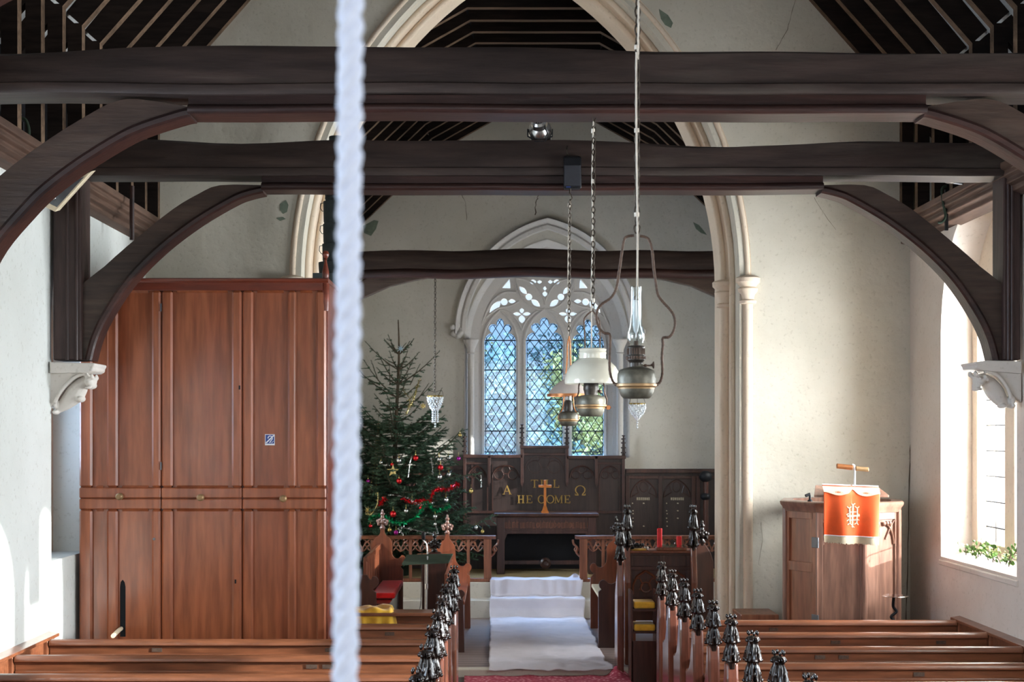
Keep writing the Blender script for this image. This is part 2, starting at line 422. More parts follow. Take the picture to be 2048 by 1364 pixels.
# cracks and scars on the plaster
def crack(pts, Y, w, parent, n=6, jit=.8):
    pp = []
    for i in range(len(pts)-1):
        for k in range(n):
            t = k/n; pp.append((pts[i][0]*(1-t)+pts[i+1][0]*t+rnd.uniform(-jit, jit), pts[i][1]*(1-t)+pts[i+1][1]*t))
    pp.append(pts[-1])
    mb = MB().tube([P(x, y, Y) for x, y in pp], [w*rnd.uniform(.4, 1.3) for _ in pp], 4)
    mb.build('crack', M['crack'], parent)
crack([(1833, 500), (1830, 640), (1825, 740), (1822, 840), (1819, 960), (1815, 1150), (1812, 1250)], YE-.002, .006, wall_e)
crack([(1590, 0), (1575, 60), (1552, 100)], YE-.001, .002, wall_e)
crack([(1628, 395), (1650, 430), (1672, 460)], YE-.001, .0015, wall_e)
crack([(1522, 1045), (1526, 1080), (1517, 1130)], YE-.001, .0015, wall_e)
def flake(pts, Y, par):
    MB().prism([P(x, y, Y) for x, y in pts], (0, -.002, 0)).build('flaked_patch', M['flaked'], par, smooth=False)
flake([(560, 408), (572, 400), (577, 410), (574, 424), (566, 428), (560, 420)], YE-.001, wall_e)
flake([(552, 436), (566, 434), (572, 438), (560, 442)], YE-.001, wall_e)
flake([(1318, 18), (1336, 30), (1346, 46), (1342, 56), (1330, 50), (1322, 38)], YE-.001, wall_e)
# chancel walls
sidehole = arch_yz(16.9, 1.0, 1.3, 3.3, 1.5)
side_wall(CR, CR+.7, YB, YC+.6, 6.2, [sidehole, arch_yz(20.6, .4, .7, 3.4, 1.9)], 'wall_south', M['wall_c'])
side_wall(CL, CL-.7, YB, YC+.6, 6.2, [arch_yz(18.2, .5, .8, 3.3, 1.9)], 'wall_north', M['wall_c'])
# ---- east wall and its window
WX = PX(1091, YC)
def hood(y): return None
sc = YC/F
EW, ER, EX, EZ = 163*sc, 215*sc, PX(1094, YC), PZ(690, YC)
hole = [V((x, YC, z)) for x, z in arc_path(EW, ER, EX, EZ, 0, 16, PZ(915, YC))]
wall_ee = struct(MB().holed([V((CL-.7, YC, 0)), V((CR+.7, YC, 0)), V((CR+.7, YC, 9)), V((CL-.7, YC, 9))], [hole], (0, .6, 0)), 'wall_east', M['wall_c'], smooth=False)
crack([(1081, 384), (1073, 400), (1070, 430)], YC-.002, .006, wall_ee, jit=1.5)
crack([(920, 385), (932, 405), (933, 440)], YC-.002, .003, wall_ee, jit=1)
flake([(726, 452), (748, 440), (757, 442), (752, 458), (742, 472), (728, 466)], YC-.001, wall_ee)
flake([(1386, 444), (1398, 450), (1408, 462), (1414, 470), (1402, 466), (1392, 458)], YC-.001, wall_ee)
# splayed, moulded reveal between the wall face and the tracery
YT = YC+.30
sT = YT/F
TW, TR, TX, TZ = 134*sT, 180*sT, PX(1091, YT), PZ(690, YT)
mb = MB()
ra = [V((x, YC-.01, z)) for x, z in arc_path(EW+.0, ER, EX, EZ, .02, 16, PZ(915, YC))]
def lerp_ring(t, y, dr=0):
    a = arc_path(EW, ER, EX, EZ, dr, 16, PZ(915, YC)); b = arc_path(TW, TR, TX, TZ, dr, 16, PZ(915, YT))
    return [V((a[i][0]*(1-t)+b[i][0]*t, y, a[i][1]*(1-t)+b[i][1]*t)) for i in range(len(a))]
rings = [ra, lerp_ring(0, YC+.0), lerp_ring(.18, YC+.03, .02), lerp_ring(.3, YC+.10, -.01), lerp_ring(.36, YC+.16, .02), lerp_ring(.62, YC+.17, -.015), lerp_ring(.7, YC+.24, .02), lerp_ring(1, YC+.25), lerp_ring(1, YT+.2)]
mb.loft(rings, closed=False)
struct(mb, 'trim_7', M['stone_c'], ang=40)
# hood mould with its stops
mb = MB()
HW, HR = 184*sc, 236*sc
prof = [(-.17, YC), (-.155, YC-.05), (-.10, YC-.06), (-.07, YC-.03), (-.05, YC-.07), (0, YC-.1), (.02, YC-.07), (.022, YC+.02)]
arch_ring(mb, prof, HW, HR, PX(1095, YC), PZ(668, YC), PZ(668, YC)-.001, 20)
struct(mb, 'trim_8', M['stone_c'], ang=40)
for xx in (912, 1276):
    mb = MB(); c = P(xx, 662, YC)
    for i in range(14):
        mb.ell(c+V((rnd.uniform(-.07, .07), -.05+rnd.uniform(-.03, .03), rnd.uniform(-.1, .06))), rnd.uniform(.03, .055), 8, 6)
    me = remesh('hood_stop', mb, M['stone_c'], .012, 1); o = place('trim_9' if xx < 1000 else 'trim_10', me, None, (0, 0, 0)); o['kind'] = 'structure'
# window jamb shafts
for xx, nm in ((942, 'trim_11'), (1240, 'trim_12')):
    c = P(xx, 910, YC-.03); z1 = PZ(705, YC)
    mb = MB().tube([(c.x, c.y, 1.5), (c.x, c.y, z1)], .05, 14)
    mb.lathe([(.05, z1-.03), (.07, z1-.02), (.055, z1), (.06, z1+.05), (.09, z1+.12), (.11, z1+.16), (.12, z1+.19), (.11, z1+.21), (.06, z1+.215)], (c.x, c.y, 0), 18)
    struct(mb, nm, M['stone_c'])
# tracery plate
def Z2(p):  # close-up reading -> frame pixels
    return (880+p[0]/4.871, 400+p[1]/4.871)
def lightpts(cx, w, ytop, ybot=915):
    h = [(0, 0), (4, 1.5), (7, 6), (8, 11), (7, 15), (11, 12), (17, 12), (22, 16), (23, 22), (20, 28), (16, 30), (22, 31), (28, 36), (31.5, 46)]
    k = w/31.5; r = [(cx+x*k, ytop+y) for x, y in h] + [(cx+w, ybot)]
    l = [(2*cx-x, y) for x, y in reversed(r)]
    return l[:-1]+r
LIGHTS = [(1000.5, 31.5, 636), (1089, 37, 634), (1176, 32, 638)]
def leaf(a, b, w, n=5):
    a = V((*a, 0)); b = V((*b, 0)); d = b-a; nn = V((-d.y, d.x, 0)).normalized()
    up = [a + d*(i/n) + nn*w*math.sin(PI*i/n)**.8 for i in range(1, n)]
    dn = [a + d*(i/n) - nn*w*math.sin(PI*i/n)**.8 for i in range(1, n)]
    return [tuple(a[:2])]+[tuple(p[:2]) for p in up]+[tuple(b[:2])]+[tuple(p[:2]) for p in reversed(dn)]
def circ(c, r, n=12): return [(c[0]+r*math.cos(2*PI*i/n), c[1]+r*math.sin(2*PI*i/n)) for i in range(n)]
CZX = 1022
half = [leaf((797, 1050), (797, 1104), 22), leaf((710, 1106), (790, 1112), 18), leaf((804, 1112), (886, 1106), 18), leaf((797, 1118), (799, 1200), 32),
        leaf((484, 1106), (592, 980), 34), circ((625, 992), 34), leaf((664, 985), (738, 986), 21),
        leaf((774, 842), (846, 916), 24), circ((866, 944), 33), leaf((888, 968), (974, 1036), 27),
        leaf((872, 797), (940, 797), 24), leaf((945, 797), (992, 797), 18), [(604, 858), (676, 765), (684, 812), (686, 860)]]
holes = list(half) + [[(2*CZX-x, y) for x, y in reversed(h)] for h in half]
holes += [leaf((1022, 838), (1022, 882), 17), leaf((1022, 886), (1022, 942), 24), circ((1023, 690), 30), leaf((960, 600), (1010, 650), 20), leaf((1085, 600), (1035, 650), 20)]
holes = [[Z2(p) for p in h] for h in holes]
outl = [P((x/sT)+990, 870-(z-CAMZ)/sT, YT) for x, z in arc_path(TW, TR, TX, TZ, .03, 16, PZ(918, YT))]
hw = [[P(x, y, YT) for x, y in h] for h in holes] + [[P(x, y, YT) for x, y in lightpts(*l)] for l in LIGHTS]
win = struct(MB().holed(outl, hw, (0, .13, 0)), 'window_1', M['stone_c'], smooth=False)
rib = MB()
def ribp(pts, r=.022, Y=YT-.003): rib.tube([P(x, y, Y) for x, y in pts], r, 6)
def gothic(cx, w, ysp, ytop, n=8):
    h = ysp-ytop; R = (w*w+h*h)/(2*w); out = []
    cl = cx-w+R; th = math.acos((cl-cx)/R)
    L = [(cl-R*math.cos(th*i/n), ysp-R*math.sin(th*i/n)) for i in range(n+1)]
    return L+[(2*cx-x, y) for x, y in reversed(L[:-1])]
for cx, w, yt in LIGHTS:
    ribp([(cx-w-4, 912)]+gothic(cx, w+4, 690, yt-16)+[(cx+w+4, 912)], .02)
ribp(catmull([Z2(p)+(0,) for p in [(400, 1220), (520, 1000), (640, 900), (740, 880)]], 5) and [p[:2] for p in [tuple(q) for q in catmull([Z2(p)+(0,) for p in [(400, 1220), (500, 1000), (620, 905), (740, 900)]], 5)]])
for s in (0, 1):
    f = (lambda p: Z2((2*CZX-p[0], p[1]))) if s else Z2
    for path in ([(400, 1220), (500, 1000), (620, 905), (740, 900)], [(740, 790), (800, 940), (900, 1040), (1022, 1075)], [(740, 760), (900, 800), (990, 920), (1026, 1020)],
                 [(450, 1140), (560, 1060), (690, 1030), (770, 985)], [(600, 1070), (680, 1100), (760, 1190), (797, 1270)], [(797, 1270), (840, 1180), (930, 1090), (1022, 1075)], [(740, 760), (745, 880)]):
        ribp([tuple(q)[:2] for q in catmull([f(p)+(0,) for p in path], 5)], .017)
rib.build('moulding', M['stone_c'], win)
# leaded glass: one pane of glass and one lead net per light
def inpoly(x, y, poly):
    c = False; j = len(poly)-1
    for i in range(len(poly)):
        xi, yi = poly[i]; xj, yj = poly[j]
        if (yi > y) != (yj > y) and x < (xj-xi)*(y-yi)/(yj-yi)+xi: c = not c
        j = i
    return c
for li, (cx, w, yt) in enumerate(LIGHTS):
    poly = lightpts(cx, w, yt, 912)
    MB().prism([P(x, y, YT+.085) for x, y in poly], (0, .006, 0)).build('glass_pane', M['glass'], win, smooth=False)
    mb = MB()
    def seg(a, b, r):
        n = 60; run = None
        for i in range(n+1):
            t = i/n; x = a[0]+(b[0]-a[0])*t; y = a[1]+(b[1]-a[1])*t
            ins = inpoly(x, y, poly)
            if ins and run is None: run = (x, y)
            if (not ins or i == n) and run is not None:
                if abs(run[0]-x)+abs(run[1]-y) > 1: mb.obox(P(run[0], run[1], YT+.08), P(x, y, YT+.08), r*2)
                run = None
    dw, dh = w*2/4.0, 24.5
    k = -14
    while k < 20:
        x0 = cx-w+k*dw; sp = 290
        seg((x0, 912), (x0+sp*dw/dh, 912-sp), .0058); seg((x0+dw*.0, 912-sp), (x0+sp*dw/dh, 912), .0058); k += 1
    for yy in (681, 740, 799, 862, 904): seg((cx-w, yy), (cx+w, yy), .009)
    for xx in (cx-w+2.2, cx+w-2.2): seg((xx, 912), (xx, 684), .005)
    pb = lightpts(cx, w-2, yt+2.5, 906)
    mb.tube([P(x, y, YT+.08) for x, y in pb], .005, 4, closed=True)
    mb.build('leading', M['lead'], win, smooth=False)
mb = MB()
for h in holes:
    mb.prism([P(x, y, YT+.09) for x, y in h], (0, .005, 0))
mb.build('glass_pane', M['glass_n'], win, smooth=False)
# ---- side windows (stone frame, glass with bars)
def side_window(i, x, dirx, yc, w, R, zs, z0, mull=True):
    xo = x+dirx*.30
    o = arch_yz(yc, w, R, zs, z0, .02)
    hs = []
    if mull:
        for s in (-1, 1):
            c = yc+s*(w*.5-.01); hw_ = w*.5-.13
            hs.append([(y, z) for y, z in arc_path(hw_, hw_*1.5, c, zs-.05, 0, 6, z0+.16)])
    else: hs.append([(y, z) for y, z in arc_path(w-.15, R*.85, yc, zs, 0, 8, z0+.12)])
    mb = MB().holed([V((xo, y, z)) for y, z in o], [[V((xo, y, z)) for y, z in h] for h in hs], (dirx*.16, 0, 0))
    fr = struct(mb, 'window_%d' % i, M['stone'], smooth=False, bevel=.012)
    g = MB(); l = MB()
    for h in hs:
        g.prism([V((xo+dirx*.1, y, z)) for y, z in h], (dirx*.006, 0, 0))
        ys = [p[0] for p in h]; zz = z0+.3
        while zz < max(p[1] for p in h)-.1:
            l.obox((xo+dirx*.095, min(ys), zz), (xo+dirx*.095, max(ys), zz), .012); zz += .24
        for k in range(1, 3):
            yy = min(ys)+(max(ys)-min(ys))*k/3; l.obox((xo+dirx*.095, yy, z0+.16), (xo+dirx*.095, yy, zs), .006)
    g.build('glass_pane', M['glass_n'], fr, smooth=False); l.build('leading', M['lead'], fr, smooth=False)
side_window(2, XR, 1, 12.52, .98, 1.25, 3.62, 1.48)
side_window(3, XR, 1, 8.3, 1.2, 1.5, 3.5, 1.38)
side_window(4, XR, 1, 3.2, .95, 1.2, 3.55, 1.48)
side_window(5, XL, -1, 11.92, .5, .75, 3.6, 1.62, False)
side_window(6, XL, -1, 7.0, .95, 1.2, 3.55, 1.5)
side_window(7, XL, -1, 2.6, .95, 1.2, 3.55, 1.5)
side_window(8, CR, 1, 16.9, 1.0, 1.3, 3.3, 1.5, True)
side_window(9, CR, 1, 20.6, .4, .7, 3.4, 1.9, False)
side_window(10, CL, -1, 18.2, .5, .8, 3.3, 1.9, False)
# sill of the window beside the pulpit
mb = MB().prism([(XR-.02, 11.5, 1.45), (XR+.32, 11.5, 1.56), (XR+.32, 11.5, 1.40), (XR-.02, 11.5, 1.40)], (0, 2.02, 0))
struct(mb, 'trim_13', M['wall'], bevel=.01)
# patch of newer plaster near the left edge
# ================================================================ ROOFS
NX = .36                       # nave roof axis
def mirror(pts, c): return [(2*c-x, z) for x, z in pts]
zb = 6.09; hb = 3.83; sl = 1.13; zc = 8.3
xcol = hb-(zc-zb)/sl
# plaster soffit behind the rafters, straight from eave to eave
def off(pts, d):
    return pts
d = .27; k = math.hypot(1, sl)
def roofshell(cx, pts_half, y0, y1, name, mat, t=.05, par=None):
    L = [(cx-x, z) for x, z in pts_half]; Rr = [(cx+x, z) for x, z in reversed(pts_half)]
    inner = L+Rr
    Lo = [(cx-x-t, z+t) for x, z in pts_half]; Ro = [(cx+x+t, z+t) for x, z in reversed(pts_half)]
    poly = inner+list(reversed(Lo+Ro))
    mb = MB().prism([V((x, y0, z)) for x, z in poly], (0, y1-y0, 0))
    return struct(mb, name, mat, smooth=False)
ze = 4.90; xe = hb+(zb-ze)/sl
ceil_n = roofshell(NX, [(xe+d*sl/k+.02, ze-.05), (xe+d*sl/k-.04, ze), (xcol+d*sl/k*.6, zc+d+.0)], Y0N-.6, YE+.0, 'ceiling', M['lime'])
def halfbar(mb, a, b, y, w, dp, cx, s):
    """bar between two XZ points (inner face line), thickness dp outward, width w in Y"""
    a = V((cx+s*a[0], 0, a[1])); b = V((cx+s*b[0], 0, b[1])); dd = (b-a).normalized()
    n = V((dd.z, 0, -dd.x)); c = V((cx, 0, 5))
    if n.dot((a+b)/2-c) < 0: n = -n
    mb.prism([a+V((0, y, 0)), b+V((0, y, 0)), b+n*dp+V((0, y, 0)), a+n*dp+V((0, y, 0))], (0, w, 0))
def rafter_shade(o):  # paints the unlit side faces darker than the undersides
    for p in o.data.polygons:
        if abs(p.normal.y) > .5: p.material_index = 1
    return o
def nave_frame():
    t = thing('rafter_frame', (NX, YE-.5, 4.9), 'dark oak rafter frame of the nave roof with upright ashlar posts', 'roof timber', 'rafter frames of the nave roof')
    y = YE-.5; w = .09
    for s in (-1, 1):
        m = MB(); halfbar(m, (hb, 4.86), (hb, zb+.02), y, w, .12, NX, s); rafter_shade(m.build('ashlar_post', M['rafter'], t, smooth=False, mats=[M['rafter_shade']]))
        m = MB(); halfbar(m, (hb, zb), (xcol, zc), y, w, .255, NX, s); rafter_shade(m.build('rafter', M['rafter'], t, smooth=False, mats=[M['rafter_shade']]))
        m = MB(); halfbar(m, (xe-.06, ze+.08), (hb+.02, zb-.02), y+.002, w-.004, .2, NX, s); m.build('rafter_foot', M['rafter_shade'], t, smooth=False)
    m = MB(); m.box(NX-xcol, NX+xcol, y, y+w, zc, zc+.14); m.build('collar', M['rafter'], t, smooth=False)
    return t
nf = nave_frame(); ys = [YE-.09-.53*i for i in range(20)]
nf.location.y = ys[0]
for y in ys[1:]:
    if y > 4.2: dup(nf, (NX, y, 4.9))
# dark boarding standing behind the ashlar posts
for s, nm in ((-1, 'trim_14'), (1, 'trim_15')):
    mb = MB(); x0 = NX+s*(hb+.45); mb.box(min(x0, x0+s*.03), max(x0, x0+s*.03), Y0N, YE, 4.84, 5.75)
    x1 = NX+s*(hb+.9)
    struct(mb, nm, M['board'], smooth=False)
# chancel roof
cpts = [(.78, 7.58), (1.658, 7.09), (2.857, 5.93), (3.25, 5.56)]
def chx(y): return .461+(y-16.15)*.0513
def chancel_frame():
    y = 21.9; cx = chx(y)
    t = thing('rafter_frame', (cx, y, 5.9), 'dark oak rafter frame of the chancel roof with a flat collar', 'roof timber', 'rafter frames of the chancel roof')
    w = .09
    m = MB(); m.box(cx-.8, cx+.8, y, y+w, 7.58, 7.78); rafter_shade(m.build('collar', M['rafter'], t, smooth=False, mats=[M['rafter_shade']]))
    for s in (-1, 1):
        m = MB(); halfbar(m, cpts[0], cpts[1], y, w, .19, cx, s); rafter_shade(m.build('upper_brace', M['rafter'], t, smooth=False, mats=[M['rafter_shade']]))
        m = MB(); halfbar(m, cpts[1], cpts[3], y, w, .19, cx, s); rafter_shade(m.build('rafter', M['rafter'], t, smooth=False, mats=[M['rafter_shade']]))
    return t
cf = chancel_frame()
for i in range(1, 14):
    y = 21.9-.48*i
    if y > YB+.1: dup(cf, (chx(y), y, 5.9))
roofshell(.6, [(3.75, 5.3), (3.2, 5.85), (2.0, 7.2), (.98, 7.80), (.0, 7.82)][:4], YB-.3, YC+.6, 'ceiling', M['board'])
# plaster strip between the last frame and the east gable
# wall plates: moulded cornice timbers
for s, nm in ((-1, 'wall_plate'), (1, 'wall_plate')):
    xw = XL if s < 0 else XR; q = -s
    pr = [(-.04, 4.86), (.20, 4.86), (.20, 4.80), (.17, 4.79), (.18, 4.75), (.14, 4.73), (.15, 4.69), (.10, 4.67), (.10, 4.63), (-.04, 4.60)]
    mb = MB().prism([V((xw+q*a, 4.0, b)) for a, b in pr], (0, YE-4.0, 0))
    o = mb.build(nm, M['rafter_y'], smooth=False, bevel=.008)
    tag(o, 'moulded oak wall plate along the top of the %s nave wall' % ('left' if s < 0 else 'right'), 'wall plate')
# ================================================================ TIE BEAMS
TX0 = .385
def truss(Y, label, seed):
    r = random.Random(seed); t = thing('tie_beam_truss', (TX0, Y, 4.64), label, 'roof truss', None)
    x0, x1 = XL+.02, XR-.02
    def loft_beam(sec, amp, n=36, top=None):
        rings = []
        for i in range(n+1):
            x = x0+(x1-x0)*i/n
            ring = []
            for j, (dy, z) in enumerate(sec):
                a = amp*(noise.noise(V((x*.9+seed*7, j*.35, 0)))) if z > 4.95 else amp*.3*noise.noise(V((x*.9+seed*3, 1, 0)))
                ring.append(V((x, Y+dy, z+a)))
            rings.append(ring)
        return MB().loft(rings)
    sec = [(-.135, 5.00), (-.11, 5.03), (.11, 5.03), (.135, 5.0), (.14, 4.825), (.155, 4.815), (.16, 4.78), (.15, 4.756), (-.15, 4.756), (-.16, 4.78), (-.155, 4.815), (-.14, 4.825)]
    loft_beam(sec, .05).build('beam', M['beam'], t, ang=40)
    # lower moulded member between the braces
    xa, xb = PX(528, 11.5), 2*TX0-PX(528, 11.5)
    s2 = [(-.115, 4.755), (-.115, 4.70)]+[(-.125+.03*math.cos(a), 4.665+.027*math.sin(a)) for a in (PI*.6, PI*.8, PI, PI*1.2, PI*1.4, PI*1.6)]+[(.12, 4.64)]+[(.125, 4.69), (.115, 4.755)]
    rings = []
    for i in range(25):
        x = xa+(xb-xa)*i/24; a = .012*noise.noise(V((x*.9+seed, 5, 0)))
        rings.append([V((x, Y+dy, z+a*(z < 4.74))) for dy, z in s2])
    MB().loft(rings).build('moulded_rail', M['beam_red'], t, ang=40)
    inner = [(530, 387), (517, 389), (463, 406), (425, 423), (365, 460), (312, 500), (278, 534), (236, 584), (207, 640), (192, 685), (187, 722)] if seed == 1 else [(530, 387), (500, 394), (470, 406), (400, 447), (330, 500), (270, 560), (225, 625), (200, 675), (187, 722)]
    outer_ = [(160, 722), (160, 560), (234, 484), (315, 423), (380, 383), (414, 366), (450, 362), (530, 374)] if seed == 1 else [(160, 722), (160, 592), (215, 535), (280, 478), (350, 422), (400, 392), (444, 374), (530, 374)]
    for s in (-1, 1):
        def q(p, dY=0):
            w = P(p[0], p[1], 11.5); x = w.x if s < 0 else 2*TX0-w.x
            return V((x, Y+dY, w.z))
        ic = [tuple(c)[:2] for c in catmull([(x, y, 0) for x, y in inner], 4)]
        oc = [tuple(c)[:2] for c in catmull([(x, y, 0) for x, y in outer_], 3)]
        m = MB().prism([q(p, -.085) for p in ic+oc], (0, .17, 0))
        b = m.build('curved_brace', M['brace'], t, smooth=False)
        m = MB(); pth = [q(p) for p in ic]
        rings = []
        for i, c in enumerate(pth):
            a = pth[max(0, i-1)]; e = pth[min(len(pth)-1, i+1)]; dd = (e-a).normalized(); n = V((-dd.z, 0, dd.x))
            if n.dot(V((TX0, Y, 3.2))-c) < 0: n = -n
            rings.append([c+V((0, dy, 0))+n*dn for dy, dn in ((-.1, -.045), (-.115, -.025), (-.11, .0), (-.09, .012), (.09, .012), (.11, 0), (.115, -.025), (.1, -.045))])
        m.loft(rings).build('brace_moulding', M['beam_red'], b, ang=30)
        xo = XL+.03 if s < 0 else XR-.03; xi = PX(172, 11.5) if s < 0 else 2*TX0-PX(172, 11.5)
        m = MB().box(min(xo, xi), max(xo, xi), Y-.13, Y+.13, PZ(722, 11.5), 4.80)
        p = m.build('wall_post', M['post'], t, smooth=False, bevel=.012)
        m = MB(); xm = xi+(-.04 if s < 0 else .04)
        for xx in (xm, (xo+xi)/2): m.tube([(xx, Y-.13, PZ(722, 11.5)+.001), (xx, Y-.13, 4.75)], .014, 8)
        m.build('bead', M['post'], p)
    return t
truss(8.78, 'nearer big dark oak tie beam crossing the top of the picture', 1)
truss(11.5, 'second dark oak tie beam with both curved braces and wall posts in view', 2)
truss(6.04, 'nearest oak tie beam out of view above, carrying the big oil lamp', 3)
# chancel tie beam
t = thing('tie_beam', (PX(1080, 18.5), 18.5, PZ(555, 18.5)), 'small weathered oak tie beam across the chancel in front of the east window', 'roof beam')
Yk = 18.5; rings = []
for i in range(31):
    x = CL+.02+(CR-CL-.04)*i/30; a = .03*noise.noise(V((x*1.1, 0, 0)))
    up = -.03*((x-.6)/2.5)**2
    rings.append([V((x, Yk+dy, z+a+up)) for dy, z in ((-.13, PZ(508, Yk)), (-.1, PZ(501, Yk)), (.1, PZ(501, Yk)), (.13, PZ(508, Yk)), (.13, PZ(538, Yk)), (-.13, PZ(538, Yk)))])
MB().loft(rings).build('beam', M['beam'], t, ang=40)
rings = []
for i in range(31):
    x = CL+.02+(CR-CL-.04)*i/30; a = .025*noise.noise(V((x*1.1, 0, 0))); up = -.03*((x-.6)/2.5)**2
    rings.append([V((x, Yk+dy, z+a+up)) for dy, z in ((-.12, PZ(538, Yk)), (.12, PZ(538, Yk)), (.12, PZ(554, Yk)), (-.1, PZ(555, Yk)), (-.14, PZ(551, Yk)), (-.15, PZ(546, Yk)), (-.14, PZ(541, Yk)))])
MB().loft(rings).build('moulded_rail', M['beam_red'], t, ang=40)
for s in (-1, 1):
    pts = [(875, 552), (830, 560), (780, 572), (725, 596), (680, 625), (640, 670)] ; po = [(600, 670), (600, 640), (640, 605), (690, 578), (740, 552)]
    if s > 0: pts = [(2*1082-x, y) for x, y in pts]; po = [(2*1082-x, y) for x, y in po]
    MB().ppx(pts+po, Yk-.07, Yk+.07).build('curved_brace', M['brace'], t, smooth=False, bevel=.012)
# ================================================================ CORBELS
def corbel(s):
    # s=-1 left, 1 right ; shapes read from their own close-ups, at Y 11.35
    Yc = 11.36
    def c(x, y): # left px -> world x,z
        return P(x, y, Yc)
    if s < 0:
        zz = lambda p: (80+p[0]/8.525, 700+p[1]/8.525)
        slab = [(160, 203), (925, 222), (930, 262), (905, 290), (900, 345), (880, 360), (830, 385), (160, 395)]
        blk = [(160, 380), (820, 380), (600, 480), (430, 640), (300, 800), (240, 900), (160, 1000)]
        body = [(205, 1050, 45), (290, 975, 88), (410, 870, 132), (530, 745, 165), (610, 640, 150), (690, 540, 105), (770, 500, 85)]
        head = [((815, 530), 92, 92, .095), ((850, 600), 58, 60, .07), ((815, 640), 45, 28, .06), ((790, 460), 60, 45, .08), ((225, 920), 45, 80, .06), ((640, 830), 75, 60, .07), ((215, 1060), 55, 40, .07)]
        ridge = [(235, 900), (300, 760), (400, 620), (520, 500), (650, 425), (800, 402)]
        eyes = [(840, 500)]
        ears = [((885, 455), 24, 52), ((905, 470), 14, 40)]
        name = 'carved stone corbel of a crouching beast under the left post, beside the organ case'
    else:
        zz = lambda p: (1900+p[0]/8.525, 700+p[1]/8.525)
        slab = [(1225, 190), (640, 175), (430, 205), (432, 240), (455, 255), (465, 310), (560, 350), (1225, 400)]
        blk = [(1225, 380), (620, 345), (800, 420), (960, 590), (1050, 760), (1225, 900)]
        body = [(1125, 930, 45), (1030, 900, 85), (940, 840, 125), (840, 710, 155), (750, 590, 140), (670, 500, 105), (600, 470, 80)]
        head = [((560, 520), 98, 95, .095), ((515, 610), 62, 75, .075), ((505, 665), 48, 32, .07), ((600, 440), 75, 50, .08), ((950, 950), 62, 48, .08), ((1105, 850), 55, 100, .08), ((1110, 950), 55, 50, .08)]
        ridge = [(600, 355), (720, 370), (850, 440), (960, 570), (1030, 700), (1065, 830)]
        eyes = [(520, 485), (585, 490)]
        ears = [((435, 405), 36, 50), ((470, 440), 28, 34), ((600, 470), 26, 52), ((640, 500), 24, 40)]
        name = 'carved stone corbel with a horned beast head under the right post'
    o0 = P(*zz(slab[0]), Yc)
    t = thing('stone_corbel', (o0.x, Yc+.14, PZ(828, Yc)), name, 'corbel')
    MB().prism([P(*zz(p), Yc-.03) for p in slab], (0, .36, 0)).build('impost', M['corbel'], t, bevel=.012)
    MB().prism([P(*zz(p), Yc+.04) for p in blk], (0, .2, 0)).build('backing', M['corbel'], t, bevel=.01)
    mb = MB()
    k = Yc/F/8.525
    pb = [P(*zz((x, y)), Yc)+V((0, .1, 0)) for x, y, r_ in body]; rb = [r_*k for x, y, r_ in body]
    pc_ = catmull(pb, 5); rc_ = [tuple(q)[0] for q in catmull([(r_, 0, 0) for r_ in rb], 5)]
    n0 = len(mb.v); mb.tube(pc_, rc_, 16)
    for i_ in range(n0, len(mb.v)): mb.v[i_].y = Yc+.1+(mb.v[i_].y-Yc-.1)*.8
    for (p, rx, rz, ry) in head: mb.ell(P(*zz(p), Yc)+V((0, .09, 0)), (rx*k, ry, rz*k), 14, 10)
    for (p, rx, rz) in ears:
        for dy in (.0, .13): mb.ell(P(*zz(p), Yc)+V((0, dy, 0)), (rx*k, .028, rz*k), 10, 8)
    for dy in (.03, .17): mb.tube(catmull([P(*zz(p), Yc)+V((0, dy, 0)) for p in ridge], 5), .016, 8)
    for e_ in eyes: mb.ell(P(*zz(e_), Yc)+V((0, .0, 0)), (.014, .02, .012), 8, 6)
    mb.ell(P(*zz(head[2][0]), Yc)+V((0, .01, 0)), (.03, .03, .014), 8, 6)
    me = remesh('beast_carving', mb, M['corbel'], .0065, 2)
    place('beast_carving', me, t, worldloc(t))
    me.transform(Matrix.Translation(-worldloc(t)))
corbel(-1); corbel(1)
# ================================================================ CARVED POPPYHEADS
def poppy_mesh():
    """two tiers of upright carved leaves, curled over at their tips"""
    mb = MB(); n = 64
    prof = [(-.04, .034, 0, 0), (0, .036, 0, 0), (.004, .046, .25, 0), (.014, .056, .30, 0), (.03, .055, .26, 0), (.06, .049, .22, 0), (.10, .040, .18, 0), (.122, .034, .12, 0), (.132, .036, .15, 1), (.142, .052, .30, 1),
            (.158, .053, .26, 1), (.19, .047, .22, 1), (.225, .040, .2, 1), (.25, .033, .2, 1), (.262, .036, .28, 0), (.275, .041, .3, 0), (.29, .034, .2, 0), (.297, .016, 0, 0), (.299, .002, 0, 0)]
    rings = []
    for z, r0, a, ph in prof:
        ring = []
        for k in range(n):
            t = 2*PI*k/n; lob = abs(math.cos(3*t+ph*PI/2))**.6; fine = .13*math.cos(12*t+z*55)*math.cos(z*95)
            r = r0*(1-a+a*1.25*lob+fine*(a > .1)); ring.append(V((r*math.cos(t)*.96, r*math.sin(t)*1.5, z+.006*lob*(a > .24))))
        rings.append(ring)
    mb.loft(rings)
    for z, rr, ph in ((.018, .055, 0), (.15, .052, 1), (.27, .036, 0)):
        for k in range(6):
            t = k*PI/3+ph*PI/6; mb.ell((rr*math.cos(t)*1.0, rr*math.sin(t)*1.45, z), (.013, .016, .013), 8, 6); mb.ell((rr*.86*math.cos(t+.5), rr*.86*math.sin(t+.5)*1.45, z+.045), (.009, .011, .016), 8, 6)
    me = bpy.data.meshes.new('poppyhead'); me.from_pydata([tuple(p) for p in mb.v], [], mb.f); me.materials.append(M['carved'])
    me.polygons.foreach_set('use_smooth', [True]*len(me.polygons)); me.set_sharp_from_angle(angle=math.radians(50)); return me
POP = poppy_mesh()
